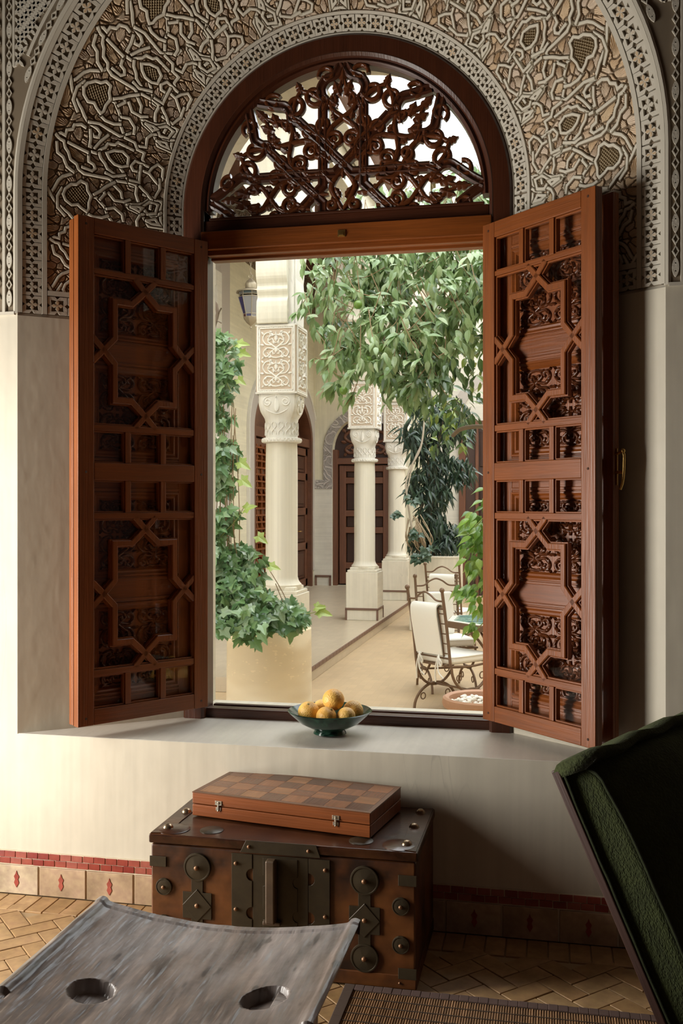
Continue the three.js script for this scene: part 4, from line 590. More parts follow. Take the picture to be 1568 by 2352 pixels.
// fruit bowl on the sill
{
  const glaze = dataTex(256, 256, (u, v) => { const m = fbm(u * 5, v * 5, 5, 5, 261, 4), s = fbm(u * 18, v * 12, 18, 12, 271, 3); return mix3([0.022, 0.055, 0.036], [0.006, 0.014, 0.011], smooth(m + 0.3 * s, 0.45, 0.8)); }, false, 3, 1);
  const t = thing('fruit_bowl', 'dark green glazed pottery bowl of oranges standing on the window sill', 'bowl', [-0.012, SILL + 0.008, 0.165]);
  const gm = mat({ color: col(1, 1, 1), roughness: 0.16, specularIntensity: 0.55, map: glaze, bumpMap: glaze, bumpScale: 0.002 });
  part('bowl_body', lathe([[0, 0.02], [0.052, 0.02], [0.06, 0.022], [0.1, 0.042], [0.155, 0.087], [0.163, 0.0925], [0.1665, 0.090], [0.155, 0.078], [0.115, 0.043], [0.075, 0.023], [0.055, 0.018]], 56), gm, t);
  part('foot_ring', lathe([[0.055, 0.02], [0.058, 0.014], [0.064, 0.006], [0.0655, 0.001], [0.06, 0], [0.05, 0.001], [0.046, 0.014]], 40), gm, t);
  const peelB = dataTex(256, 256, (u, v) => g3(fbm(u * 44, v * 44, 44, 44, 281, 2)), false, 2, 1), peelC = dataTex(128, 128, (u, v) => { const m = fbm(u * 4, v * 4, 4, 4, 291, 4); return [1, 0.86 + 0.25 * (m - 0.4), 0.7 + 0.5 * (m - 0.4)]; }, false);
  const peel = (c) => mat({ color: col(...c), roughness: 0.42, map: peelC, bumpMap: peelB, bumpScale: 0.0016 }), peels = [peel([0.86, 0.58, 0.16]), peel([0.88, 0.63, 0.21]), peel([0.85, 0.53, 0.13])], btn = mat({ color: col(0.2, 0.19, 0.06), roughness: 0.8 });
  const Lab = ['orange at the left end of the fruit bowl', 'orange half hidden behind the left orange in the bowl', 'orange lying at the front centre of the bowl', 'small orange at the front right of the bowl', 'orange at the right end of the bowl behind the front one', 'topmost orange of the heap in the bowl'];
  [[-0.083, 0.081, 0.012, 0.043], [-0.045, 0.079, -0.062, 0.040], [-0.001, 0.076, 0.058, 0.0405], [0.074, 0.078, 0.040, 0.036], [0.085, 0.083, -0.040, 0.041], [0.012, 0.130, -0.010, 0.0435]].forEach(([x, y, z, r], i) => {
    const o = thing('orange', Lab[i], 'orange', [-0.012 + x, SILL + 0.008 + y, 0.165 + z], 0, 'oranges in the bowl'); o.rotation.set(rr(0, 3), rr(0, 3), rr(-0.8, 0.8));
    part('peel', [new THREE.SphereGeometry(r, 28, 20).scale(1, rr(0.95, 1.02), 1)], peels[i % 3], o); part('stem_button', place(lathe([[0, 0.0025], [0.003, 0.002], [0.005, -0.002]], 8), [0, r * 0.985, 0]), btn, o);
  });
}
// ---------------------------------------------------------------- the courtyard
const tileT = dataTex(1024, 1024, (u, v) => { const m = fbm(u * 4, v * 4, 4, 4, 301, 4), w = 0.012 * fbm(u * 6, v * 6, 6, 6, 311, 3), ry = ((v + w) * 24) % 1, rx = ((u + w + (Math.floor((v + w) * 24) % 2) * 0.03) * 12) % 1, gr = Math.max(smooth(0.09 - ry, 0, 0.09), smooth(0.05 - rx, 0, 0.05)), id = hash(Math.floor((u + w) * 12), Math.floor((v + w) * 24), 9), k = 0.80 + 0.16 * (m - 0.5) + 0.08 * (id - 0.5) - 0.08 * gr; return [k, k * 0.985, k * 0.96]; }, false, 1 / 1.7, 1 / 1.7);
M.yardTile = mat({ color: col(0.64, 0.47, 0.28), roughness: 0.45, map: tileT, bumpMap: tileT, bumpScale: 0.002 });
M.galleryTile = mat({ color: col(0.60, 0.50, 0.36), roughness: 0.32, map: tileT });
M.kerb = mat({ color: col(0.16, 0.085, 0.055), roughness: 0.5 });
M.wallCream = mat({ color: col(0.80, 0.74, 0.55), roughness: 0.75, map: plasterT });
M.wallPale = mat({ color: col(0.74, 0.70, 0.60), roughness: 0.75, map: plasterT });
const yard = structure('courtyard_ground'); part('tiles', slab(-4.2, 4.5, -0.3, -0.14, -15.2, -0.42, 0), M.yardTile, yard);
const gal = structure('gallery_floor');
part('gallery_slab', slab(-4.0, -1.402, -0.14, 0, -14.9, -4.52, 0.004), M.galleryTile, gal);
for (let z = -4.6; z > -14.6; z -= 0.16) alike('kerb_tile', kerbGeo(), M.kerb, gal, [-1.396, -0.022, z]);
function kerbGeo() { return kerbGeo.g ??= uvm(new RoundedBoxGeometry(0.016, 0.042, 0.155, 1, 0.003)); }
// gallery and courtyard walls
const WX = -3.65, WZ2 = -14.6;
const wl = structure('courtyard_wall_left');
{
  // plan: faces +x at WX; built in (z, y) with an opening for the arched door
  const zc = -12.55, hw = 1.9, spring = 2.72, rise = 0.92, hole = [[zc - hw, 0]]; for (let i = 0; i <= 32; i++) { const a = PI - PI * i / 32; hole.push([zc + Math.cos(a) * hw, spring + Math.sin(a) * rise]); } hole.push([zc + hw, 0]);
  const s = poly([[-15, 0], [-0.42, 0], [-0.42, 8], [-15, 8]]); s.holes.push(new THREE.Path(hole.map((p) => V2(p[0], p[1] + 0.001))));
  const g = extrude(s, 0.25); const toX = (q) => { q.applyMatrix4(new THREE.Matrix4().makeBasis(V(0, 0, 1), V(0, 1, 0), V(-1, 0, 0))); q.translate(WX, 0, 0); return q; };
  part('plaster_face', uvm(toX(g), 'x', [0, 0]), M.wallCream, wl);
  const ring = (off, w, d, m, name, par = wl) => { const p = [[zc - hw - off, 0.3]]; for (let i = 0; i <= 40; i++) { const a = PI - PI * i / 40; p.push([zc + Math.cos(a) * (hw + off), spring + Math.sin(a) * (rise + off)]); } p.push([zc + hw + off, 0.3]); return part(name, uvm(toX(sweep(p, [[0, -d], [w, -d], [w, 0.02], [0, 0.02]], { crease: 0.3 }))), m, par); };
  ring(0.0, 0.30, 0.025, M.greyStucco, 'stucco_surround'); ring(0.30, 0.03, 0.05, M.whiteStucco, 'surround_edge');
  part('carved_frieze', [slab(WX - 0.1, WX + 0.03, 5.17, 6.0, -15, -0.6, 0.002)], mat({ color: col(0.40, 0.33, 0.26), roughness: 0.9, bumpMap: fieldB, bumpScale: 0.03, map: fieldT }), wl);
  part('gallery_ceiling', slab(-4, -1.3, 6.0, 6.15, -15, -4.4, 0), M.doorWood, wl);
  // tall framed stucco panel nearer the window
  const fp = (o, w, d) => toX(sweep([[-9.3 + o, 0.3], [-9.3 + o, 5.05 - 0.0 + o * 0], [-5.0, 5.05]], [[0, -d], [w, -d], [w, 0.02], [0, 0.02]], { crease: 0.3 }));
  part('panel_surround', [slab(WX, WX + 0.03, 0.3, 5.0, -9.45, -9.05, 0.004), slab(WX, WX + 0.03, 4.6, 5.0, -9.05, -6, 0.004)], M.greyStucco, wl);
  part('panel_moulding', [slab(WX, WX + 0.07, 0.3, 4.72, -9.0, -8.78, 0.02), slab(WX, WX + 0.07, 4.5, 4.72, -8.78, -6, 0.02)], M.whiteStucco, wl);
  part('panel_field', [slab(WX, WX + 0.02, 0.3, 4.5, -8.78, -6, 0)], mat({ color: col(0.50, 0.45, 0.38), roughness: 0.9, bumpMap: fieldB, bumpScale: 0.03, map: fieldT }), wl);
  part('plinth_tile_band', [slab(WX, WX + 0.03, 0.14, 0.18, -10.5, -0.6, 0.003)], M.kerb, wl);
  // the arched door leaves
  const d1 = structure('door_1');
  part('door_infill', toX(place(extrude((() => { const q = poly(hole); return q; })(), 0.04), [0, 0, 0.20])), M.doorWood, d1);
  part('door_frame', uvm(toX(place(sweep([...hole], [[-0.1, -0.02], [0.0, -0.02], [0.0, 0.2], [-0.1, 0.2]].map(([a, b]) => [-a - 0.1, b]), { crease: 0.3 }), [0, 0, 0]))), M.doorWood, d1);
  for (let k = 0; k < 2; k++) {
    const z0 = zc - hw + 0.1 + k * (hw - 0.1), z1 = z0 + hw - 0.12;
    for (const z of [z0, z1 - 0.14]) part('stile', slab(WX - 0.18, WX - 0.06, 0.02, 2.6, z, z + 0.14, 0.01, 'y'), M.doorWood, d1);
    for (const y of [0.02, 0.7, 1.35, 2.0, 2.46]) part('rail', slab(WX - 0.18, WX - 0.06, y, y + 0.14, z0, z1, 0.01), M.doorWood, d1);
    if (!k) for (const [a, b] of [[0.16, 0.7], [0.84, 1.35], [1.49, 2.0], [2.14, 2.46]]) { part('door_panel', slab(WX - 0.17, WX - 0.09, a + 0.01, b - 0.01, z0 + 0.15, z1 - 0.15, 0.012, 'y'), M.doorPanel ??= wood(0.10, 0.036, 0.016, 0.6), d1); part('raised_field', slab(WX - 0.10, WX - 0.07, a + 0.07, b - 0.07, z0 + 0.24, z1 - 0.24, 0.012, 'y'), M.doorPanel, d1); }
  }
  part('transom', slab(WX - 0.2, WX - 0.02, 2.62, 2.78, zc - hw, zc + hw, 0.01), M.doorWood, d1);
  const z0 = zc + 0.15, z1 = zc + hw - 0.2; for (let i = 0; i < 6; i++) { const z = lerp(z0, z1, (i + 0.5) / 6); part('lattice_upright', slab(WX - 0.10, WX - 0.03, 0.1, 2.5, z - 0.022, z + 0.022, 0.004, 'y'), M.leafWood, d1); }
  for (let j = 0; j < 22; j++) { const y = lerp(0.2, 2.45, j / 21); part('lattice_bar', slab(WX - 0.09, WX - 0.02, y - 0.014, y + 0.014, z0, z1, 0.003), M.leafWood, d1); }
  for (let j = 0; j < 10; j++) for (let i = 0; i < 6; i++) { const z = lerp(z0, z1, (i + 0.5) / 6), y = 0.3 + j * 0.22; if (j % 3 === 2) continue; part('lattice_diagonal', rod([WX - 0.05, y, z - 0.1], [WX - 0.05, y + 0.18, z + 0.1], 0.016, 5), M.leafWood, d1); }
  part('handle_plate', box(0.006, 0.24, 0.045, WX - 0.055, 1.05, zc - hw + 0.9, 0.002), M.brass, d1); part('door_handle', tube([[WX - 0.05, 1.06, zc - hw + 0.9], [WX + 0.0, 1.06, zc - hw + 0.9], [WX + 0.0, 1.06, zc - hw + 0.78]], 0.009, 10, 6), M.brass, d1);
}
const wb = structure('courtyard_wall_back');
{
  const xc = -2.68, hw = 0.60, spring = 2.60, rise = 0.62, hole = [[xc - hw, 0]]; for (let i = 0; i <= 28; i++) { const a = PI - PI * i / 28; hole.push([xc + Math.cos(a) * hw, spring + Math.sin(a) * rise]); } hole.push([xc + hw, 0]);
  const s = poly([[-4, 0], [-1.3, 0], [-1.3, 8], [-4, 8]]); s.holes.push(new THREE.Path(hole.map((p) => V2(p[0], p[1] + 0.001))));
  part('plaster_face', uvm(place(extrude(s, 0.25), [0, 0, WZ2 - 0.25]), 'x', [0, 0]), M.wallCream, wb);
  part('dado', [slab(-3.65, xc - hw, 0, 1.85, WZ2, WZ2 + 0.02, 0.002)], M.wallPale, wb); part('tile_band', [slab(-3.62, xc - hw - 0.02, 0.16, 0.20, WZ2, WZ2 + 0.04, 0.003), slab(-3.62, -3.58, 0, 0.18, WZ2, WZ2 + 0.04, 0.003), slab(xc - hw - 0.06, xc - hw - 0.02, 0, 0.18, WZ2, WZ2 + 0.04, 0.003)], M.kerb, wb);
  const ringP = [[xc - hw, 1.85]]; for (let i = 0; i <= 32; i++) { const a = PI - PI * i / 32; ringP.push([xc + Math.cos(a) * hw, spring + Math.sin(a) * rise]); } ringP.push([xc + hw, 1.85]);
  part('stucco_surround', [uvm(place(sweep(ringP, [[0, 0], [0.17, 0], [0.17, 0.03], [0, 0.03]], { crease: 0.3 }), [0, 0, WZ2])), slab(-3.64, xc - hw - 0.17, 1.85, 2.02, WZ2, WZ2 + 0.03, 0.003)], mat({ color: col(0.50, 0.45, 0.40), roughness: 0.9, bumpMap: fieldB, bumpScale: 0.03 }), wb);
  const d2 = structure('door_2'); part('door_infill', place(extrude(poly(hole), 0.04), [0, 0, WZ2 - 0.24]), mat({ color: col(0.035, 0.014, 0.01), roughness: 0.6 }), d2);
  part('door_frame', [slab(xc - hw, xc - hw + 0.09, 0, 2.6, WZ2 - 0.2, WZ2 - 0.02, 0.01, 'y'), slab(xc + hw - 0.09, xc + hw, 0, 2.6, WZ2 - 0.2, WZ2 - 0.02, 0.01, 'y'), slab(xc - hw, xc + hw, 2.32, 2.44, WZ2 - 0.2, WZ2 - 0.06, 0.01)], M.doorWood, d2);
  for (const x of [xc - hw + 0.11, xc - 0.08, xc + hw - 0.24]) part('stile', slab(x, x + 0.13, 0.03, 2.3, WZ2 - 0.19, WZ2 - 0.10, 0.01, 'y'), M.doorWood, d2);
  for (const y of [0.03, 0.32, 1.0, 1.32, 1.95, 2.18]) part('rail', slab(xc - hw + 0.11, xc + hw - 0.11, y, y + 0.12, WZ2 - 0.19, WZ2 - 0.11, 0.012), M.doorWood, d2);
  for (const [a, b] of [[0.15, 0.32], [0.44, 1.0], [1.12, 1.32], [1.44, 1.95], [2.07, 2.18]]) for (const [x0, x1] of [[xc - hw + 0.25, xc - 0.09], [xc + 0.06, xc + hw - 0.25]]) part('door_panel', slab(x0, x1, a, b, WZ2 - 0.20, WZ2 - 0.15, 0.014, 'y'), M.darkPanel ??= wood(0.05, 0.02, 0.011, 0.8), d2);
  part('carved_tympanum', uvm(place(arabesque(0.9, 0.5, 0, 0.02, 1.4), [xc, 2.75, WZ2 - 0.19])), M.doorWood, d2);
  // the wall of the court beyond the gallery, with a dark lattice door
  part('court_face', slab(-1.4, 4.5, -0.14, 7.6, WZ2 - 0.25, WZ2 - 0.0, 0), M.wallPale, wb);
  const d3 = structure('door_3'); part('door_infill', slab(-0.78, 0.9, -0.14, 3.0, WZ2, WZ2 + 0.03, 0), mat({ color: col(0.05, 0.022, 0.014), roughness: 0.5 }), d3); part('door_frame', [slab(-0.86, -0.74, -0.14, 3.1, WZ2, WZ2 + 0.10, 0.01, 'y'), slab(-0.56, -0.5, -0.14, 3.1, WZ2, WZ2 + 0.08, 0.01, 'y'), slab(-0.86, 0.9, 2.98, 3.1, WZ2, WZ2 + 0.10, 0.01), slab(0.84, 0.96, -0.14, 3.1, WZ2, WZ2 + 0.10, 0.01, 'y'), slab(0.05, 0.15, -0.14, 3.0, WZ2, WZ2 + 0.08, 0.01, 'y')], M.doorWood, d3); for (const x of [-0.48, 0.19]) for (const [a, b] of [[0.0, 0.9], [1.05, 2.1], [2.25, 2.9]]) { part('door_panel', slab(x, x + 0.5, a, b, WZ2 + 0.02, WZ2 + 0.06, 0.014, 'y'), M.darkPanel, d3); part('raised_field', slab(x + 0.09, x + 0.41, a + 0.09, b - 0.09, WZ2 + 0.05, WZ2 + 0.075, 0.01, 'y'), M.darkPanel, d3); }
  part('stucco_surround', uvm(place(sweep(Array.from({ length: 25 }, (_, i) => { const a = PI - PI * i / 24; return [0.1 + Math.cos(a) * 0.95, 3.0 + Math.sin(a) * 0.95]; }), [[0, 0], [0.2, 0], [0.2, 0.03], [0, 0.03]]), [0, 0, WZ2])), M.greyStucco, wb);
}
const wr = structure('courtyard_wall_right'); part('plaster_face', slab(4.2, 4.5, -0.3, 8, -15, -0.42, 0), M.wallPale, wr);
const beam = structure('gallery_beam');   // the wall carried on the columns
part('beam_face', slab(-1.82, -1.46, 5.2, 7.6, -14.9, -3.9, 0.01), M.cream, beam); part('ledge', slab(-1.44, -1.28, 5.55, 5.7, -14.9, -3.9, 0.02), M.whiteStucco, beam);

const eaves = structure('upper_gallery'); part('gallery_soffit', slab(-2.7, 4.2, 4.25, 4.4, -1.25, -0.42, 0.01), M.doorWood, eaves); part('gallery_parapet', slab(-2.7, 4.2, 4.25, 5.3, -1.30, -1.20, 0.01), M.cream, eaves);
// columns
function capitalPanel(w, h, z) { return [place(arabesque(w * 0.74, h * 0.41, 0, 0.011, 1.1), [0, h * 0.205, z]), place(arabesque(w * 0.74, h * 0.41, 0, 0.011, 1.1), [0, -h * 0.205, z]), place(sweep(Array.from({ length: 90 }, (_, i) => { const a = i / 90 * 4, k = Math.floor(a), f = a - k, A = [[-1, -1], [1, -1], [1, 1], [-1, 1]], p = A[k], q = A[(k + 1) % 4], wv = 0.006 * Math.sin(i * PI / 1.5); return [lerp(p[0], q[0], f) * (w * 0.425) + wv * (k % 2), lerp(p[1], q[1], f) * (h * 0.455) + wv * (1 - k % 2)]; }), ROUND(0.0045, 0.007, 0.001), { closed: true }), [0, 0, z]), sweepRect(w * 0.90, h * 0.94, 0.012, 0.010, z), sweepRect(w * 0.80, h * 0.885, 0.008, 0.008, z)]; }
function sweepRect(w, h, bw, d, z) { const a = w / 2, b = h / 2; return place(sweep([[-a, -b], [a, -b], [a, b], [-a, b]], [[-bw / 2, -0.002], [bw / 2, -0.002], [bw / 2, d], [-bw / 2, d]], { closed: true, crease: 0.2 }), [0, 0, z]); }
function column(label, [x, y, z], shaftR, pedH, top, detail) {
  const t = thing('column', label, 'column', [x, y, z]), m = M.columnStone, w = M.whiteStucco, ph = 0.215;
  part('pedestal', uvm(box(ph * 2, pedH, ph * 2, 0, pedH / 2, 0, 0.006)), m, t); part('pedestal_cap', [box(ph * 2 - 0.03, 0.03, ph * 2 - 0.03, 0, pedH + 0.015, 0, 0.006), box(ph * 2 - 0.09, 0.04, ph * 2 - 0.09, 0, pedH + 0.045, 0, 0.008)], m, t);
  part('tile_band', [box(ph * 2 + 0.02, 0.03, ph * 2 + 0.02, 0, 0.15, 0, 0.004), ...[-1, 1].flatMap((a) => [-1, 1].map((b) => box(0.026, 0.15, 0.026, a * (ph - 0.003), 0.075, b * (ph - 0.003), 0.003)))], M.kerb, t);
  const y0 = pedH + 0.06, y1 = 2.13; part('shaft', lathe([[0, y0 - 0.01], [shaftR + 0.035, y0 - 0.01], [shaftR + 0.038, y0 + 0.02], [shaftR + 0.012, y0 + 0.05], [shaftR, y0 + 0.09], [shaftR, y1 - 0.2], [shaftR * 0.97, y1 - 0.01]], 40), m, t);
  part('neck_ring', [...Array.from({ length: detail ? 30 : 16 }, (_, i) => { const a = i / (detail ? 30 : 16) * 2 * PI; return ball(0.024, Math.cos(a) * (shaftR + 0.018), y1 + 0.012, Math.sin(a) * (shaftR + 0.018), 1, 1, 1, 6); }), lathe([[shaftR, y1 - 0.015], [shaftR + 0.034, y1 - 0.006], [shaftR + 0.036, y1 + 0.03], [shaftR, y1 + 0.036]], 32)], w, t);
  const bell = []; const hs = 0.185, prof = [[0, 1.0], [0.11, 1.0], [0.18, 1.02], [0.24, 1.12], [0.30, 1.2], [0.40, 1.22]], ringPt = (v, u) => { let k = 0; while (k + 2 < prof.length && v > prof[k + 1][0]) k++; const r = shaftR * lerp(prof[k][1], prof[k + 1][1], (v - prof[k][0]) / (prof[k + 1][0] - prof[k][0])), sq = smooth(v, 0.12, 0.26), a = u * 2 * PI + PI / 4, c = Math.cos(a), s = Math.sin(a), q = 1 / Math.max(Math.abs(c), Math.abs(s)); const rr0 = lerp(r, Math.min(r * q, r * 1.32), sq); return [c * rr0, y1 + 0.03 + v, s * rr0]; };
  const pos = [], idx = [], nu = 48, nv = 20; for (let j = 0; j <= nv; j++) for (let i = 0; i <= nu; i++) pos.push(...ringPt(0.40 * j / nv, i / nu)); for (let j = 0; j < nv; j++) for (let i = 0; i < nu; i++) { const a = j * (nu + 1) + i; idx.push(a, a + nu + 1, a + 1, a + 1, a + nu + 1, a + nu + 2); }
  const g = new THREE.BufferGeometry(); g.setAttribute('position', new THREE.Float32BufferAttribute(pos, 3)); g.setIndex(idx); g.computeVertexNormals(); part('capital', uvm(g, 'x'), w, t);
  // interlaced ribs on the neck and scrolls on the bell
  const ribs = []; for (let i = 0; i < 14; i++) { const a0 = i / 14 * 2 * PI, P = (da, yy) => { const r = shaftR * 1.0 + 0.003; return [Math.cos(a0 + da) * r, y1 + yy, Math.sin(a0 + da) * r]; }; ribs.push(tube([P(-0.14, 0.06), P(-0.14, 0.085), P(0.0, 0.11), P(0.14, 0.085 + 0.05), P(0.14, 0.16), P(0.05, 0.175)], 0.006, 14, 5), tube([P(0.14, 0.06), P(0.14, 0.085), P(0, 0.11), P(-0.14, 0.135), P(-0.14, 0.16), P(-0.05, 0.175)], 0.006, 14, 5)); } part('interlaced_ribs', ribs, w, t);
  const sc = []; for (let k = 0; k < 4; k++) { const R = [0, k * PI / 2, 0], zz = shaftR * 1.2; for (const s of [-1, 1]) { sc.push(place(sweep(spiral(s * 0.085, 0.36, 0.044, 0.010, PI / 2, -s * 1.6, 28), ROUND(0.008, 0.008, 0.012)), [0, y1, 0])); sc[sc.length - 1] = place(sc[sc.length - 1].translate(0, 0, zz), [0, 0, 0], R); sc.push(place(place(sweep(spline([[s * 0.085, 0.404], [0, 0.43], [s * 0.01, 0.40]], 8), ROUND(0.006, 0.008, 0.012)), [0, y1, zz]), [0, 0, 0], R)); sc.push(place(place(sweep(spline([[s * 0.13, 0.34], [s * 0.10, 0.29], [s * 0.03, 0.255], [0, 0.25]], 12), ROUND(0.006, 0.008, 0.012)), [0, y1, zz - 0.012]), [0, 0, 0], R)); } sc.push(place(place(carvedLeaf(0, 0.27, PI / 2, 0.13, 0.03, 0.012, 1, -0.012), [0, y1, zz]), [0, 0, 0], R)); } part('scrolls', sc, w, t);
  const by0 = y1 + 0.43, bh = 0.64, bw = 0.385; part('carved_block', uvm(box(bw, bh, bw, 0, by0 + bh / 2, 0, 0.005)), M.panelGround ??= mat({ color: col(0.55, 0.44, 0.33), roughness: 0.9 }), t); part('block_lip', [box(bw + 0.012, 0.018, bw + 0.012, 0, by0 + 0.009, 0, 0.003), box(bw + 0.012, 0.016, bw + 0.012, 0, by0 + bh - 0.008, 0, 0.003)], w, t);
  for (let k = 0; k < 2; k++) part('carved_panel', uvm(join(capitalPanel(bw, bh, 0).map((q) => place(place(q, [0, by0 + bh / 2, bw / 2]), [0, 0, 0], [0, k * PI / 2, 0])))), M.whiteStuccoCarve ??= mat({ color: col(0.80, 0.76, 0.68), roughness: 0.8 }), t);
  const cy = by0 + bh, pw = 0.33; part('pier', uvm(box(pw, top - cy, pw + 0.02, 0, (cy + top) / 2, 0, 0.004)), w, t);
  // corbel rolls on the face towards the window and the carved brackets at the side
  const pr = [[0, 0.0]]; const H = top - cy; const rolls = [[0.0, 0.06], [0.19, 0.065], [0.235, 0.035], [0.30, 0.06], [0.34, 0.05], [0.42, 0.085], [0.56, 0.09], [0.74, 0.06], [0.80, 0.10], [0.83, 0.075], [0.99, 0.07], [1.05, 0.11], [1.09, 0.08], [1.3, 0.09], [1.6, 0.13], [2.2, 0.15]].filter(([v]) => v < H - 0.02);
  const c = spline([[0.05, 0.004], ...rolls.map(([v, o]) => [o, v + 0.012])], 60); const sh = poly([[0, 0.004], ...c, [0, H]]); const cg = extrude(sh, 0.29); cg.applyMatrix4(new THREE.Matrix4().makeBasis(V(0, 0, 1), V(0, 1, 0), V(1, 0, 0))); cg.applyMatrix4(new THREE.Matrix4().makeTranslation(-0.175, cy, pw / 2)); part('corbel', uvm(mirrored(cg)), M.cream, t);
  const st = poly([[0, 0], [0.012, 0], [0.02, 0.3], [0.012, 0.42], [0.03, 0.6], [0.05, 0.72], [0.045, 0.86], [0.075, 0.9], [0.08, 1.05], [0.12, 1.1], [0.12, 1.25], [0.2, 1.35], [0.2, H], [0, H]].map(([a, b]) => [a, Math.min(b, H)])); for (const k of [1, -1]) { const q = extrude(st, 0.30); q.translate(pw / 2 - 0.004, cy, -0.15); part('side_bracket', uvm(place(q, [0, 0, 0], [0, k > 0 ? 0 : PI, 0])), M.whiteStuccoCarve, t); }
  return t;
}
column('nearest pale column, behind the ivy planter, with carved capital block', [-1.635, 0, -5.0], 0.150, 0.72, 5.2, true);
column('middle pale column on a square pedestal, carved capital under the tree', [-1.65, 0, -9.27], 0.142, 0.64, 5.2, true);
column('farthest pale column on a square pedestal beside the dark shrub', [-1.65, 0, -12.12], 0.142, 0.64, 5.2, false);

// lantern in the gallery
{
  const t = thing('lantern', 'hanging metal lantern with coloured glass panes under the gallery', 'lantern', [-2.5, 3.545, -6.82]), tin = mat({ color: col(0.42, 0.36, 0.26), metalness: 0.6, roughness: 0.45 }), ng = 8;
  const oct = (r, y) => Array.from({ length: ng }, (_, i) => [Math.cos((i + 0.5) / ng * 2 * PI) * r, y, Math.sin((i + 0.5) / ng * 2 * PI) * r]);
  part('finial', [ball(0.012, 0, 0.005, 0), rod([0, -0.03, 0], [0, 0.03, 0], 0.004)], tin, t);
  part('bottom_bowl', lathe([[0, 0.02], [0.05, 0.06], [0.082, 0.105], [0.085, 0.12], [0.0, 0.12]], 8), tin, t);
  const cage = [], rings = [oct(0.08, 0.12), oct(0.085, 0.155), oct(0.142, 0.345), oct(0.13, 0.37), oct(0.135, 0.41)]; for (const r of rings) for (let i = 0; i < ng; i++) cage.push(rod(r[i], r[(i + 1) % ng], 0.005, 5)); for (let k = 0; k + 1 < rings.length; k++) for (let i = 0; i < ng; i++) cage.push(rod(rings[k][i], rings[k + 1][i], 0.005, 5)); part('cage', cage, tin, t);
  const gcol = [[0.30, 0.28, 0.27], [0.25, 0.24, 0.24], [0.04, 0.035, 0.12], [0.28, 0.27, 0.25], [0.10, 0.025, 0.025], [0.04, 0.07, 0.07]].map((c) => mat({ color: col(...c), roughness: 0.3, transmission: 0.12, thickness: 0 }));
  for (let k = 0; k + 1 < rings.length; k++) for (let i = 0; i < ng; i++) { if (k === 2) continue; const a = rings[k][i], b = rings[k][(i + 1) % ng], c = rings[k + 1][(i + 1) % ng], d = rings[k + 1][i], g = new THREE.BufferGeometry(); g.setAttribute('position', new THREE.Float32BufferAttribute([...a, ...b, ...c, ...a, ...c, ...d], 3)); g.computeVertexNormals(); part('glass_pane', g, gcol[k === 1 ? i % 3 : (i * 2 + k) % 6], t); }
  part('canopy', [lathe([[0.165, 0.40], [0.16, 0.415], [0.07, 0.445], [0.062, 0.45], [0.066, 0.50], [0.05, 0.53], [0.025, 0.55], [0.018, 0.56], [0, 0.565]], 16), lathe([[0.168, 0.396], [0.15, 0.398]], 16)], tin, t);
  part('hanging_loop', place(flat(new THREE.TorusGeometry(0.025, 0.004, 6, 14)), [0, 0.585, 0]), tin, t);
  const links = []; for (let y = 0.61; y < 2.46; y += 0.042) links.push(place(flat(new THREE.TorusGeometry(0.016, 0.003, 5, 8)), [0, y + 0.012, 0], [0, (Math.round(y / 0.042) % 2) * PI / 2, 0], [0.7, 1.5, 1])); part('chain', links, tin, t);
}
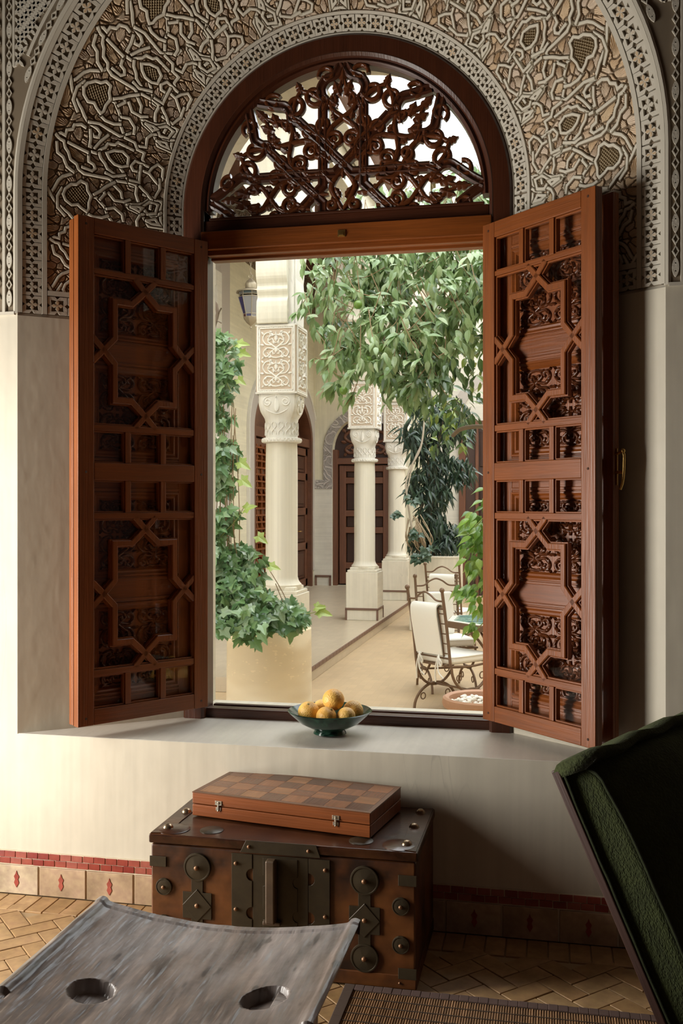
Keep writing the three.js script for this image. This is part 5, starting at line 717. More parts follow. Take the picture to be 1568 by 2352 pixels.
// furniture of iron and white cushions
const cushion = mat({ color: col(0.86, 0.84, 0.78), roughness: 0.9 }), ironB = mat({ color: col(0.20, 0.125, 0.08), metalness: 0.45, roughness: 0.5 });
function ironChair(label, pos, turn, drape) {   // faces local -z, the back at z = 0; origin on the ground under the back
  const t = thing('iron_chair', label, 'chair', pos, turn, 'wrought iron chairs in the courtyard'), w = 0.20, lean = (y) => y > 0.42 ? 0.11 * (y - 0.42) / 0.6 : 0;
  for (const s of [-1, 1]) { part('back_post', [tube([[s * w, 0.40, 0.02], [s * w, 0.7, 0.06], [s * w * 1.02, 1.0, 0.115]], 0.0125, 14, 8), ball(0.021, s * w * 1.02, 1.01, 0.117)], ironB, t); part('back_upright', [tube([[s * w * 0.62, 0.44, 0.012], [s * w * 0.66, 0.65, 0.05], [s * w * 0.66, 0.86, 0.092]], 0.007, 10, 6), ...[0.5, 0.58, 0.66, 0.74, 0.82].map((y) => rod([s * w * 0.64, y, lean(y) + 0.01], [s * w, y, lean(y) + 0.01], 0.005, 5))], ironB, t); }
  const bow = [[-w, 0.92, 0.10], [-w * 0.6, 0.925, 0.10], [-w * 0.3, 0.965, 0.108], [0, 0.985, 0.112], [w * 0.3, 0.965, 0.108], [w * 0.6, 0.925, 0.10], [w, 0.92, 0.10]]; part('top_rail', tube(bow, 0.0085, 30, 7), ironB, t);
  part('cross_rail', [rod([-w, 0.86, 0.09], [w, 0.86, 0.09], 0.008), rod([-w, 0.46, 0.02], [w, 0.46, 0.02], 0.008)], ironB, t);
  part('seat_frame', [rod([-w, 0.40, 0.02], [w, 0.40, 0.02], 0.010), rod([-w - 0.02, 0.40, -0.42], [w + 0.02, 0.40, -0.42], 0.010), ...[-1, 1].map((s) => tube([[s * w, 0.40, 0.02], [s * (w + 0.01), 0.385, -0.2], [s * (w + 0.02), 0.40, -0.42]], 0.010, 10, 7)), ...[-0.12, -0.06, 0, 0.06, 0.12].map((x) => rod([x, 0.40, 0.02], [x, 0.40, -0.42], 0.006, 5))], ironB, t);
  for (const s of [-1, 1]) { // X-curule legs: two crossing arcs on each side
    const x = s * (w + 0.005), arcA = Array.from({ length: 12 }, (_, i) => { const a = PI * i / 11; return [x, 0.40 - Math.sin(a) * 0.215, -0.2 + Math.cos(a) * 0.215]; }), arcB = Array.from({ length: 12 }, (_, i) => { const a = PI * i / 11; return [x, 0.0 + Math.sin(a) * 0.20, -0.2 + Math.cos(a) * 0.24]; });
    part('leg', tube(arcA, 0.0115, 26, 8), ironB, t); part('leg', tube(arcB, 0.0115, 26, 8), ironB, t);
    for (const [y, z] of [[0.30, -0.07], [0.30, -0.33], [0.1, -0.06], [0.1, -0.34]]) part('scroll_ring', place(flat(new THREE.TorusGeometry(0.026, 0.005, 6, 14)), [x, y, z], [0, PI / 2, 0]), ironB, t);
  }
  part('stretcher', [rod([-w, 0.19, -0.2], [w, 0.19, -0.2], 0.009)], ironB, t);
  part('seat_cushion', uvm(new RoundedBoxGeometry(0.42, 0.07, 0.44, 3, 0.03).translate(0, 0.445, -0.2)), cushion, t); part('seat_piping', sweepPipe(0.415, 0.43, 0.468), cushion, t);
  const bc = new RoundedBoxGeometry(0.27, 0.40, 0.075, 3, 0.03); bc.rotateX(0.18); bc.translate(0, 0.67, 0.005); part('back_cushion', uvm(bc), cushion, t);
  if (drape) { const d = sweep(spline([[0.09, 0.50], [0.125, 0.66], [0.158, 0.84], [0.150, 0.893], [0.115, 0.907], [0.07, 0.89], [0.05, 0.82]], 26), [[-0.005, -0.15], [0.005, -0.15], [0.005, 0.15], [-0.005, 0.15]], { crease: 1.2 }); d.applyMatrix4(new THREE.Matrix4().makeBasis(V(0, 0, 1), V(0, 1, 0), V(1, 0, 0))); part('cushion_flap', uvm(place(mirrored(d), [0, -0.012, -0.03])), cushion, t);
    for (const x of [-0.11, 0.11]) part('cushion_tie', [tube([[x, 0.49, 0.06], [x + 0.03, 0.47, 0.09], [x + 0.05, 0.43, 0.08], [x + 0.03, 0.40, 0.07], [x, 0.47, 0.07]], 0.007, 16, 5), tube([[x, 0.48, 0.07], [x - 0.02, 0.38, 0.08], [x - 0.03, 0.27, 0.07]], 0.007, 12, 5), tube([[x, 0.48, 0.07], [x + 0.025, 0.36, 0.09], [x + 0.07, 0.31, 0.08]], 0.006, 12, 5)], cushion, t); }
  return t;
}
function sweepPipe(w, d, y) { const a = w / 2 - 0.03, b = d / 2 - 0.03, p = []; for (const [cx0, cz0, a0] of [[a, b, 0], [-a, b, PI / 2], [-a, -b, PI], [a, -b, 1.5 * PI]]) for (let i = 0; i <= 4; i++) p.push([cx0 + Math.cos(a0 + i / 4 * PI / 2) * 0.03, y, -0.2 + cz0 + Math.sin(a0 + i / 4 * PI / 2) * 0.03]); return tube(p, 0.006, 60, 5, true); }
ironChair('nearest wrought iron chair with white draped cushion and hanging ties', [-0.085, -0.14, -4.03], -0.70 , true);
ironChair('wrought iron chair with thick white cushion behind the green table', [-0.19, -0.14, -5.30], PI + 0.42 , false);
ironChair('small far wrought iron chair beside the square planter', [-0.35, -0.14, -7.35], -0.25, true);
function tileTable(label, pos, r, n) {
  const t = thing('tile_table', label, 'table', pos), tones = [[0.16, 0.33, 0.28], [0.22, 0.42, 0.35], [0.34, 0.50, 0.42], [0.13, 0.27, 0.26]].map((c) => mat({ color: col(...c), roughness: 0.12 }));
  const H = 0.70, oc = (q) => Array.from({ length: n }, (_, i) => [Math.cos((i + 0.5) / n * 2 * PI) * q, Math.sin((i + 0.5) / n * 2 * PI) * q]);
  part('top_rim', place(extrude(poly(oc(r + 0.012)), 0.045, 0.004), [0, H - 0.05, 0], [-PI / 2, 0, 0]), ironB, t);
  part('grout_bed', place(extrude(poly(oc(r)), 0.006), [0, H - 0.004, 0], [-PI / 2, 0, 0]), mat({ color: col(0.72, 0.70, 0.60), roughness: 0.7 }), t);
  const rows = 9, gq = (x, z) => Math.max(...oc(1).map((_, i) => { const a = i / n * 2 * PI; return x * Math.cos(a) + z * Math.sin(a); })) < (r * Math.cos(PI / n)) - 0.05;
  for (let i = -rows; i <= rows; i++) for (let j = -rows; j <= rows; j++) { const c = 0.074, x = (i + j) * c * 0.7071, z = (i - j) * c * 0.7071; if (!gq(x, z)) continue; const p = part('glazed_tile', tileTable.g ??= new RoundedBoxGeometry(0.068, 0.008, 0.068, 1, 0.002), tones[Math.floor(rnd() * 4)], t); p.position.set(x, H + 0.003, z); p.rotation.y = PI / 4; }
  for (let k = 0; k < 4; k++) { const a = k * PI / 2 + PI / 4, c = Math.cos(a), s = Math.sin(a); part('leg', tube([[c * r * 0.8, H - 0.05, s * r * 0.8], [c * r * 0.5, 0.5, s * r * 0.5], [c * r * 0.25, 0.3, s * r * 0.25], [c * r * 0.55, 0.0, s * r * 0.55]], 0.011, 20, 7), ironB, t); }
  part('stretcher_ring', place(flat(new THREE.TorusGeometry(r * 0.27, 0.008, 6, 24)), [0, 0.3, 0], [PI / 2, 0, 0]), ironB, t);
}
tileTable('green glazed tile table between the iron chairs', [0.44, -0.14, -4.62], 0.50, 8);
tileTable('second green tile table farther back near the wall', [0.55, -0.14, -8.3], 0.50, 8);
// planters
const potStain = dataTex(512, 512, (u, v) => { const m = fbm(u * 4, v * 3, 4, 3, 321, 5), sp = fbm(u * 60, v * 40, 60, 40, 331, 2), w = smooth(fbm(u * 3, v * 3, 3, 3, 341, 3), 0.4, 0.7); let k = 0.80 + 0.22 * (m - 0.4) + 0.14 * w; k += 0.10 * smooth(sp, 0.74, 0.82) * smooth(v, 0.45, 0.2); return [k, k * (0.93 + 0.07 * w), k * (0.82 + 0.18 * w)]; }, false, 1, 1);
{
  const t = thing('round_planter', 'large pale plastered cylindrical planter overgrown with ivy in the courtyard', 'planter', [-1.385, -0.14, -3.72]);
  part('planter_body', new THREE.CylinderGeometry(0.338, 0.345, 0.69, 64, 1, true).translate(0, 0.345, 0), mat({ color: col(0.86, 0.76, 0.57), roughness: 0.6, map: potStain, bumpMap: potStain, bumpScale: 0.004 }), t);
  part('planter_rim', lathe([[0.30, 0.66], [0.31, 0.692], [0.335, 0.694], [0.339, 0.688]], 64), mat({ color: col(0.80, 0.68, 0.46), roughness: 0.6 }), t);
  part('soil', place(flat(new THREE.CircleGeometry(0.32, 32)), [0, 0.655, 0], [-PI / 2, 0, 0]), mat({ color: col(0.10, 0.065, 0.04), roughness: 1 }), t);
}
{
  const t = thing('square_planter', 'tall square pale planter with dark shrub beside the farthest column', 'planter', [-0.70, -0.14, -9.5]);
  part('planter_body', uvm(box(0.66, 0.98, 0.6, 0, 0.49, 0, 0.01)), M.columnStone, t); part('planter_rim', [slab(-0.33, 0.33, 0.97, 1.0, 0.26, 0.305, 0.006), slab(-0.33, 0.33, 0.97, 1.0, -0.305, -0.26, 0.006), slab(-0.335, -0.29, 0.97, 1.0, -0.3, 0.3, 0.006), slab(0.29, 0.335, 0.97, 1.0, -0.3, 0.3, 0.006)], M.columnStone, t);
}
{
  const t = thing('terracotta_pot', 'wide terracotta pot topped with white pebbles just outside the window', 'pot', [0.375, -0.14, -2.95]), tm = mat({ color: col(0.50, 0.29, 0.19), roughness: 0.75, map: potStain });
  part('pot_body', lathe([[0, 0], [0.19, 0], [0.225, 0.12], [0.235, 0.24], [0.25, 0.27], [0.275, 0.285], [0.283, 0.31], [0.278, 0.345], [0.262, 0.355], [0.235, 0.345], [0.228, 0.30], [0, 0.30]], 48), tm, t);
  const pg = new THREE.IcosahedronGeometry(1, 1), pm = [[0.84, 0.80, 0.72], [0.78, 0.74, 0.66], [0.88, 0.86, 0.80]].map((c) => mat({ color: col(...c), roughness: 0.6 }));
  for (let i = 0; i < 150; i++) { const a = rr(0, 2 * PI), r = 0.222 * Math.sqrt(rnd()), p = part('pebble', pg, pm[i % 3], t); p.position.set(Math.cos(a) * r, 0.31 + rr(0, 0.022) - r * 0.03, Math.sin(a) * r); p.scale.set(rr(0.013, 0.022), rr(0.009, 0.014), rr(0.013, 0.020)); p.rotation.set(rr(0, 1), rr(0, 6), rr(0, 1)); }
}
// ---------------------------------------------------------------- plants of the courtyard
function leafGeo(wid, bend, fold, outline) {            // unit leaf from the origin along +x, lying in xy, its face towards +z
  const n = outline.length, v = [], P = (t, k) => { const a = bend * t, r = bend ? 1 / bend : 1e6, x = bend ? Math.sin(a) * r : t, z = bend ? -(1 - Math.cos(a)) * r : 0, w = (outline[Math.round(t * (n - 1))]) * wid * k; return [x, w, z + Math.abs(w) * fold]; };
  for (let i = 0; i + 1 < n; i++) for (const k of [1, -1]) { const t0 = i / (n - 1), t1 = (i + 1) / (n - 1), a = P(t0, 0), b = P(t1, 0), c = P(t1, k), d = P(t0, k); if (outline[i + 1] > 0) k > 0 ? v.push(...a, ...b, ...c) : v.push(...a, ...c, ...b); if (outline[i] > 0) k > 0 ? v.push(...a, ...c, ...d) : v.push(...a, ...d, ...c); }
  const g = new THREE.BufferGeometry(); g.setAttribute('position', new THREE.Float32BufferAttribute(v, 3)); g.computeVertexNormals(); const uv = new Float32Array(v.length / 3 * 2); for (let i = 0; i < v.length / 3; i++) { uv[i * 2] = v[i * 3]; uv[i * 2 + 1] = v[i * 3 + 1] / wid / 2 + 0.5; } g.setAttribute('uv', new THREE.BufferAttribute(uv, 2)); return g;
}
function ivyGeo(bend) {                                // five pointed lobes
  const o = [[0, 0.06], [-0.16, 0.30], [0.12, 0.34], [0.32, 0.52], [0.46, 0.24], [0.72, 0.17], [1.0, 0]], v = [], B = ([x, y]) => [x, y, 0.12 * Math.abs(y) - bend * x * x];
  for (let i = 0; i + 1 < o.length; i++) for (const k of [1, -1]) { const a = B([0.1, 0]), b = B([o[i][0], o[i][1] * k]), c = B([o[i + 1][0], o[i + 1][1] * k]); k > 0 ? v.push(...a, ...c, ...b) : v.push(...a, ...b, ...c); }
  const g = new THREE.BufferGeometry(); g.setAttribute('position', new THREE.Float32BufferAttribute(v, 3)); g.computeVertexNormals(); const uv = new Float32Array(v.length / 3 * 2); for (let i = 0; i < v.length / 3; i++) { uv[i * 2] = v[i * 3]; uv[i * 2 + 1] = v[i * 3 + 1] + 0.5; } g.setAttribute('uv', new THREE.BufferAttribute(uv, 2)); return g;
}
const veinT = dataTex(128, 64, (u, v) => { const d = Math.abs(v - 0.5) * 2, mid = smooth(0.07 - d, 0, 0.07), side = smooth(0.18 - Math.abs(((u * 7 - d * 1.2) % 1 + 1) % 1 - 0.5), 0, 0.18), k = 0.86 + 0.16 * mid + 0.09 * side; return [k, k, k * 0.96]; }, false);
const oval = [0, 0.55, 0.86, 1, 0.96, 0.8, 0.52, 0.2, 0], lance = [0, 0.6, 1, 0.95, 0.8, 0.55, 0.28, 0], droppy = [0, 0.7, 1, 0.98, 0.75, 0.42, 0.17, 0.06, 0];
const leafMat = (c, r = 0.35) => mat({ color: col(...c), roughness: r, transmission: 0.28, thickness: 0, map: veinT });
const inView = (p) => { const dx = p.x - 0.85, dz = p.z - 4, f = -dx * 0.2079 - dz * 0.9781, r = dx * 0.9781 - dz * 0.2079, u = 784 + 2287 * r / f, v = 1160 + 2287 * (1.54 - p.y) / f; return u > 470 && u < 1105 && v > 540 && v < 1640; };
function foliage(t, list, geos, mats, most = 260) {
  const m4 = new THREE.Matrix4(), eye = V(0.85, 1.54, 4);
  const basis = (l) => { const X = l.dir.clone().normalize(), Z = l.up.clone().addScaledVector(X, -l.up.dot(X)).normalize(), Y = V(0, 0, 0).crossVectors(Z, X); return m4.makeBasis(X.multiplyScalar(l.len), Y.multiplyScalar(l.len), Z.multiplyScalar(l.len)).setPosition(l.pos); };
  list.forEach((l) => { l.d = l.pos.distanceTo(eye) - l.len * 4 + (inView(l.pos) ? 0 : 100); }); list.sort((a, b) => a.d - b.d);
  for (const l of list.slice(0, most)) { const o = new THREE.Mesh(geos[l.g ?? 0], mats[l.m ?? 0]); o.name = 'leaf'; basis(l).decompose(o.position, o.quaternion, o.scale); t.add(o); }
  const rest = list.slice(most); if (!rest.length) return;
  const im = new THREE.InstancedMesh(geos[0], leafMat([1, 1, 1]), rest.length); rest.forEach((l, i) => { im.setMatrixAt(i, basis(l)); im.setColorAt(i, mats[l.m ?? 0].color); }); im.name = 'foliage'; im.userData.kind = 'stuff'; t.add(im);
}
const rv = (s = 1) => V(rr(-s, s), rr(-s, s), rr(-s, s));
const twigM = mat({ color: col(0.30, 0.20, 0.11), roughness: 0.8 }), barkM = mat({ color: col(0.30, 0.22, 0.15), roughness: 0.9, bumpMap: grainBump, bumpScale: 0.01 }), greenTwig = mat({ color: col(0.30, 0.34, 0.10), roughness: 0.6 });
// the citrus tree whose crown hangs into the top of the window
{
  const t = thing('citrus_tree', 'broad leafy citrus tree hanging into the top right of the courtyard view', 'tree', [1.15, -0.14, -6.2]);
  const L = (p) => p.clone().sub(t.position), list = [], twigs = [], blobs = [[810, 640, 62, 8.4], [745, 640, 36, 8.9], [890, 610, 70, 8.4], [980, 640, 75, 8.1], [1065, 640, 60, 8.0], [850, 740, 66, 8.2], [930, 745, 76, 7.9], [1010, 745, 66, 7.9], [755, 735, 36, 8.7], [790, 800, 42, 8.3], [870, 830, 50, 8.0], [945, 830, 62, 7.8], [1000, 840, 46, 7.8], [775, 860, 26, 8.2], [800, 905, 16, 8.2], [1085, 740, 50, 8.2], [900, 560, 50, 8.6], [1000, 560, 60, 8.5], [800, 575, 40, 9.0], [1090, 560, 40, 8.4], [722, 690, 22, 9.0], [890, 880, 26, 8.0], [960, 890, 30, 7.9], [730, 590, 18, 9.2], [1130, 660, 60, 8.1], [960, 500, 80, 8.6], [1080, 480, 80, 8.6], [850, 500, 50, 8.8], [1180, 620, 90, 8.4], [1270, 600, 90, 8.8], [1370, 620, 90, 9.2], [1200, 760, 60, 8.4], [1450, 560, 80, 9.6], [1300, 480, 90, 9.0]];
  for (const [u, v, r, d] of blobs) {
    const c = survey(u, v, d), R = r / 2287 * d, n = Math.round(r * r / 95);
    for (let i = 0; i < n; i++) {
      const a = rr(0, 2 * PI), q = Math.sqrt(rnd()), p = c.clone().add(V(Math.cos(a) * R * q, Math.sin(a) * R * q, rr(-0.45, 0.45))), dir = V(rr(-0.7, 0.7), rr(-1, 0.05), rr(-0.3, 0.8)).normalize(), k = 4 + Math.floor(rnd() * 4);
      if (i % 3 === 0) { twigs.push(tube([L(p.clone().addScaledVector(dir, -0.16).add(V(0, 0.09, 0))), L(p), L(p.clone().addScaledVector(dir, 0.10))], 0.0035, 6, 4)); }
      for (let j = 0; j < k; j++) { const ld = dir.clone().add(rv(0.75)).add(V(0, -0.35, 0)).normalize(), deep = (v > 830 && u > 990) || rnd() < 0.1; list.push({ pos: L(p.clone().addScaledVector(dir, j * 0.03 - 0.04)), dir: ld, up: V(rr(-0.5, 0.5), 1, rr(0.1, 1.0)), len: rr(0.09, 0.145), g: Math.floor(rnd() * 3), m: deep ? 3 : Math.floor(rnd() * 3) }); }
    }
  }
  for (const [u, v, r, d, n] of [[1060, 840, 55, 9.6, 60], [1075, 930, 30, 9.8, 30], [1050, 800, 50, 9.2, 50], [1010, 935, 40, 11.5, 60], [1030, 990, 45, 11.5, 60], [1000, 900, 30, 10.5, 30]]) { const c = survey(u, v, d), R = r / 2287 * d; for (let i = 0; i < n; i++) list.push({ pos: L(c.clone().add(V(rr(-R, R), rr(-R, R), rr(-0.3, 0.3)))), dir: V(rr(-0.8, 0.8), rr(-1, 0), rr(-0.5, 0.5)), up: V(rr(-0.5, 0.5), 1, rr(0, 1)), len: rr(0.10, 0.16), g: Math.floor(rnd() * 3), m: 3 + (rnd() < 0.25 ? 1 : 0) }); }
  // survey eye positions are world; foliage() ranks by world distance, so shift the ranking eye with the tree
  list.forEach((l) => { l.pos.add(t.position); });
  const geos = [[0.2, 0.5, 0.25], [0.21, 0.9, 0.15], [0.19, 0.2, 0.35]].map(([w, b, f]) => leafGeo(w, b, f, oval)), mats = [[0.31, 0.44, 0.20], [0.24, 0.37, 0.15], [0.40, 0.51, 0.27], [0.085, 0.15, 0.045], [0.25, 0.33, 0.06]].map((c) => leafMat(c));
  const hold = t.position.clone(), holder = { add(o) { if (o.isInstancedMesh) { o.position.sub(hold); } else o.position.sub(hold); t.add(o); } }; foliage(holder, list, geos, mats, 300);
  part('twigs', twigs, twigM, t).userData.kind = 'stuff';
  const W3 = (u, v, d) => L(survey(u, v, d));
  part('trunk', [tube([V(0, 0, 0), V(-0.05, 1.0, 0.1), V(0.08, 2.0, 0.3), V(-0.1, 3.2, 0.7)], 0.08, 20, 9)], barkM, t);
  for (const pts of [[V(-0.1, 3.0, 0.6), W3(1100, 640, 8.6), W3(990, 612, 8.7), W3(900, 620, 8.8), W3(820, 640, 8.8)], [V(0.05, 2.4, 0.4), W3(1095, 980, 9.6), W3(1060, 985, 9.8), W3(1040, 1000, 10.2)], [V(-0.1, 3.1, 0.7), W3(1060, 690, 8.4), W3(960, 720, 8.2), W3(870, 790, 8.3)]]) part('branch', tube(pts, 0.022, 30, 7), barkM, t);
  for (const [u, v] of [[846, 828], [789, 897], [877, 799], [879, 872], [906, 561], [822, 700]]) { const o = part('fruit', ball(0.034, 0, 0, 0, 1, 1, 1, 12), u === 906 ? mat({ color: col(0.75, 0.42, 0.12), roughness: 0.5 }) : mat({ color: col(0.12, 0.22, 0.03), roughness: 0.4 }), t); o.position.copy(W3(u, v, 7.75)); }
}
// ivy growing from the round planter up the left side of the window view
{
  const t = thing('ivy', 'ivy climbing in a tall mass out of the round planter at left', 'ivy', [-1.385, 0.5, -3.72]), list = [], stems = [], L = (p) => p.clone().sub(t.position);
  const spots = [[510, 1300, 42, 7.6, 120], [530, 1380, 52, 7.5, 150], [600, 1395, 46, 7.5, 90], [660, 1410, 40, 7.5, 60], [500, 1200, 34, 7.6, 70], [545, 1280, 36, 7.7, 60], [500, 1110, 30, 7.6, 70], [505, 1030, 30, 7.6, 50], [500, 960, 24, 7.6, 40], [505, 900, 28, 7.6, 46], [512, 850, 28, 7.6, 46], [500, 790, 24, 7.6, 44], [530, 800, 22, 7.6, 10], [525, 1060, 20, 7.6, 14], [560, 1330, 36, 7.6, 50], [575, 1430, 46, 7.3, 50], [510, 1430, 28, 7.3, 40], [690, 1425, 16, 7.5, 16], [485, 1250, 24, 7.4, 40], [480, 1400, 26, 7.4, 40], [540, 1180, 12, 7.6, 8], [590, 1290, 14, 7.6, 8]];
  for (const [u, v, r, d, n] of spots) { const c = survey(u, v, d), R = r / 2287 * d; for (let i = 0; i < n * 1.4; i++) { const a = rr(0, 2 * PI), q = Math.sqrt(rnd()); list.push({ pos: c.clone().add(V(Math.cos(a) * R * q, Math.sin(a) * R * q, rr(-0.16, 0.16))), dir: V(rr(-0.8, 0.9), rr(-1, 0.25), rr(0, 0.9)), up: V(rr(-0.6, 0.6), rr(0.2, 1.0), rr(0.4, 1.0)), len: rr(0.055, 0.115), g: Math.floor(rnd() * 2), m: Math.floor(rnd() * 4) }); } }
  for (const [u, v, m] of [[545, 790, 4], [550, 810, 4], [545, 870, 4], [730, 1403, 4], [722, 1395, 4], [560, 1170, 4], [590, 1230, 4], [618, 1300, 4], [548, 1060, 4], [552, 1100, 4]]) list.push({ pos: survey(u, v, 7.5), dir: V(0.9, rr(-0.6, 0.4), 0.3), up: V(-0.2, 0.5, 0.8), len: rr(0.08, 0.12), g: 0, m });
  list.forEach((l) => {}); const hold = t.position.clone(); foliage({ add(o) { o.position.sub(hold); t.add(o); } }, list, [ivyGeo(0.35), ivyGeo(0.1)], [[0.19, 0.33, 0.13], [0.13, 0.25, 0.105], [0.26, 0.41, 0.18], [0.30, 0.41, 0.25], [0.42, 0.54, 0.14]].map((c) => leafMat(c, 0.3)), 300);
  const W3 = (u, v, d) => L(survey(u, v, d));
  for (let i = 0; i < 34; i++) { const u = rr(485, 690), v = 1440, tu = lerp(u, 500, rr(0.2, 0.9)) + rr(-10, 25), tv = u < 560 ? rr(900, 1330) : rr(1290, 1400); stems.push(tube([W3(u, v, 7.75), W3(lerp(u, tu, 0.5) + rr(-12, 12), lerp(v, tv, 0.5), 7.6), W3(tu, tv, 7.55)], 0.0035, 10, 4)); }
  part('stems', stems, twigM, t).userData.kind = 'stuff';
  part('woody_stem', [tube([W3(478, 1440, 7.8), W3(482, 1200, 7.8), W3(488, 1000, 7.75), W3(484, 950, 7.75), W3(502, 860, 7.7), W3(498, 790, 7.7), W3(488, 765, 7.7), W3(500, 720, 7.7), W3(492, 690, 7.7), W3(486, 685, 7.7)], 0.014, 40, 7), tube([W3(500, 722, 7.7), W3(508, 708, 7.65)], 0.006, 4, 5), tube([W3(496, 735, 7.7), W3(508, 742, 7.65)], 0.004, 4, 5)], barkM, t);
  for (const q of [[[492, 1060], [505, 1100], [515, 1060], [522, 1020]], [[500, 1240], [545, 1190], [560, 1165]], [[640, 1400], [705, 1410], [735, 1402]], [[530, 900], [520, 870], [545, 850]], [[510, 820], [530, 800], [545, 790]]]) part('tendril', tube(q.map(([u, v]) => W3(u, v, 7.52)), 0.003, 14, 4), greenTwig, t);
}
// dark narrow-leaved shrub in the square planter, tied to the wall
{
  const t = thing('dark_shrub', 'dark drooping narrow-leaved shrub growing in the square planter at far right', 'shrub', [-0.70, 0.84, -9.5]), list = [], L = (p) => p.clone().sub(t.position);
  const spots = [[985, 945, 38, 90], [1040, 960, 40, 80], [1000, 1000, 44, 100], [960, 1010, 26, 40], [975, 1110, 34, 90], [1020, 1090, 40, 110], [1060, 1085, 28, 60], [955, 1130, 20, 40], [1000, 1140, 30, 70], [990, 1190, 28, 70], [1000, 1240, 40, 130], [1035, 1240, 28, 70], [960, 1250, 24, 50], [1010, 1275, 40, 70], [940, 1000, 20, 40], [975, 1040, 30, 60], [1060, 990, 26, 40]];
  for (const [u, v, r, n] of spots) { const c = survey(u, v, 13.6), R = r / 2287 * 13.6 * 1.1; for (let i = 0; i < n * 2; i++) { const a = rr(0, 2 * PI), q = Math.sqrt(rnd()); list.push({ pos: c.clone().add(V(Math.cos(a) * R * q, Math.sin(a) * R * q + 0.05, rr(-0.3, 0.3))), dir: V(rr(-0.7, 0.7), rr(-1.2, -0.1), rr(-0.4, 0.5)), up: V(rr(-0.5, 0.5), 1, 0.6), len: rr(0.13, 0.24), m: Math.floor(rnd() * 3) }); } }
  list.forEach((l) => { l.pos.y = Math.max(l.pos.y, 1.0 + (l.len * 10 % 1) * 0.12); });
  const hold = t.position.clone(); foliage({ add(o) { o.position.sub(hold); t.add(o); } }, list, [leafGeo(0.085, 0.6, 0.2, lance)], [[0.030, 0.065, 0.036], [0.045, 0.088, 0.045], [0.02, 0.045, 0.027]].map((c) => leafMat(c, 0.4)), 220);
  const W3 = (u, v, d) => L(survey(u, v, d));
  part('stems', [tube([W3(1000, 1290, 13.6), W3(990, 1180, 13.6), W3(1000, 1060, 13.6), W3(1020, 940, 13.6)], 0.022, 24, 6), tube([W3(985, 1290, 13.5), W3(960, 1200, 13.5), W3(985, 1110, 13.6), W3(975, 1000, 13.6)], 0.016, 24, 6)], barkM, t);
}
{
  const t = thing('bare_vine', 'pale leafless vine rising beside the farthest column in front of the shrub', 'vine', [-0.98, 0.84, -9.2]), L = (p) => p.clone().sub(t.position), W3 = (u, v) => L(survey(u, v, v > 1250 ? 13.5 : 13.15)), s = [];
  s.push(tube([W3(978, 1300), W3(972, 1275), W3(950, 1230), W3(936, 1150), W3(932, 1110), W3(945, 1070), W3(965, 1030), W3(974, 960), W3(972, 900)], 0.013, 50, 7), tube([W3(934, 1130), W3(950, 1060), W3(968, 1020)], 0.009, 20, 6)); part('main_stem', s, mat({ color: col(0.42, 0.36, 0.28), roughness: 0.85 }), t);
  const q = []; for (let i = 0; i < 34; i++) { const u = rr(935, 970), v = rr(1180, 1230); q.push(tube([W3(u, v), W3(u + rr(-10, 25), v + 40), W3(u + rr(5, 40), rr(1255, 1285))], 0.006, 12, 4)); } part('twiggy_stems', q, mat({ color: col(0.45, 0.35, 0.24), roughness: 0.85 }), t).userData.kind = 'stuff';
  const list = []; for (const [u, v, n] of [[910, 1180, 8], [950, 1225, 10], [965, 1280, 16], [985, 1265, 10], [945, 1145, 6]]) for (let i = 0; i < n; i++) list.push({ pos: survey(u + rr(-14, 14), v + rr(-10, 10), 13.05), dir: V(rr(-1, 1), rr(-1, 0.2), rr(0, 0.6)), up: V(0, 0.6, 0.8), len: rr(0.07, 0.11), m: Math.floor(rnd() * 2) }); const hold = t.position.clone(); foliage({ add(o) { o.position.sub(hold); t.add(o); } }, list, [ivyGeo(0.3)], [[0.07, 0.13, 0.08], [0.11, 0.17, 0.11]].map((c) => leafMat(c)), 60);
}
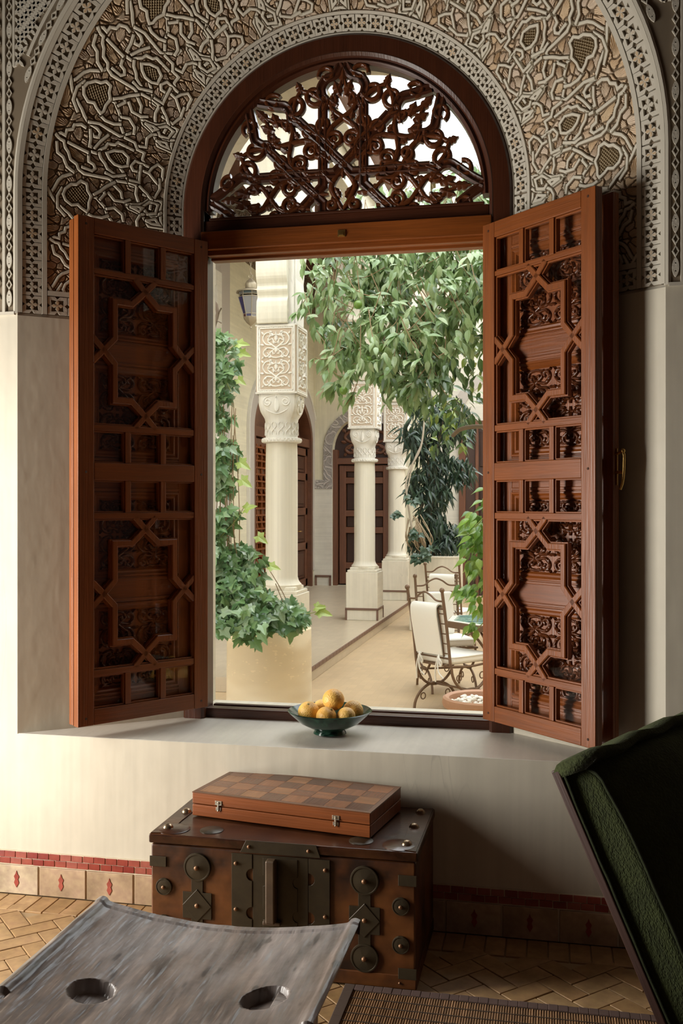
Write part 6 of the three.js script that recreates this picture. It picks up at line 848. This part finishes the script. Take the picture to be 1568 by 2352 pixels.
// bright green fig in the terracotta pot
{
  const t = thing('weeping_fig', 'bright lime green weeping fig in the pebbled pot beside the right shutter', 'plant', [0.375, 0.17, -2.95]), list = [], L = (p) => p.clone().sub(t.position), W3 = (u, v, d = 6.7) => L(survey(u, v, d)), st = [];
  for (const [u, v, r, n] of [[1090, 1210, 24, 26], [1080, 1260, 24, 22], [1092, 1310, 22, 22], [1078, 1365, 24, 24], [1098, 1405, 14, 5], [1088, 1452, 14, 7], [1120, 1250, 40, 40], [1125, 1370, 40, 40], [1130, 1160, 30, 24], [1180, 1230, 44, 44], [1190, 1340, 44, 44], [1180, 1130, 36, 30], [1230, 1280, 36, 30]]) { const c = survey(u, v, 6.7), R = r / 2287 * 6.7; st.push(tube([W3(1165, v - 60, 6.85), W3(1130, v - 40, 6.75), L(c)], 0.004, 10, 5)); for (let i = 0; i < n; i++) { const a = rr(0, 2 * PI), q = Math.sqrt(rnd()); list.push({ pos: c.clone().add(V(Math.cos(a) * R * q, Math.sin(a) * R * q + 0.04, rr(-0.12, 0.12))), dir: V(rr(-0.9, 0.3), rr(-1.1, 0), rr(-0.2, 0.6)), up: V(rr(-0.5, 0.3), 0.8, 0.7), len: rr(0.085, 0.13), m: Math.floor(rnd() * 4) }); } }
  for (const [u, v] of [[1058, 1292], [1064, 1200], [1068, 1240]]) list.push({ pos: survey(u + 14, v - 8, 6.5), dir: V(-1, -0.45, 0.2), up: V(-0.2, 0.8, 0.6), len: 0.13, m: 0 });
  const hold = t.position.clone(); foliage({ add(o) { o.position.sub(hold); t.add(o); } }, list, [leafGeo(0.20, 0.6, 0.2, droppy)], [[0.24, 0.42, 0.055], [0.18, 0.35, 0.05], [0.12, 0.26, 0.04], [0.32, 0.47, 0.10]].map((c) => leafMat(c, 0.3)), 260);
  part('stem', [tube([V(0.03, 0.045, 0), V(0.12, 0.5, 0.05), V(0.22, 1.0, 0.02), V(0.20, 1.7, 0.05)], 0.014, 20, 7)], barkM, t); part('twigs', st, greenTwig, t).userData.kind = 'stuff';
}
scene.traverse((o) => { if (o.isMesh) { o.castShadow = o.receiveShadow = true; } if (o.isLight) o.castShadow = true; });
renderer.render(scene, camera);
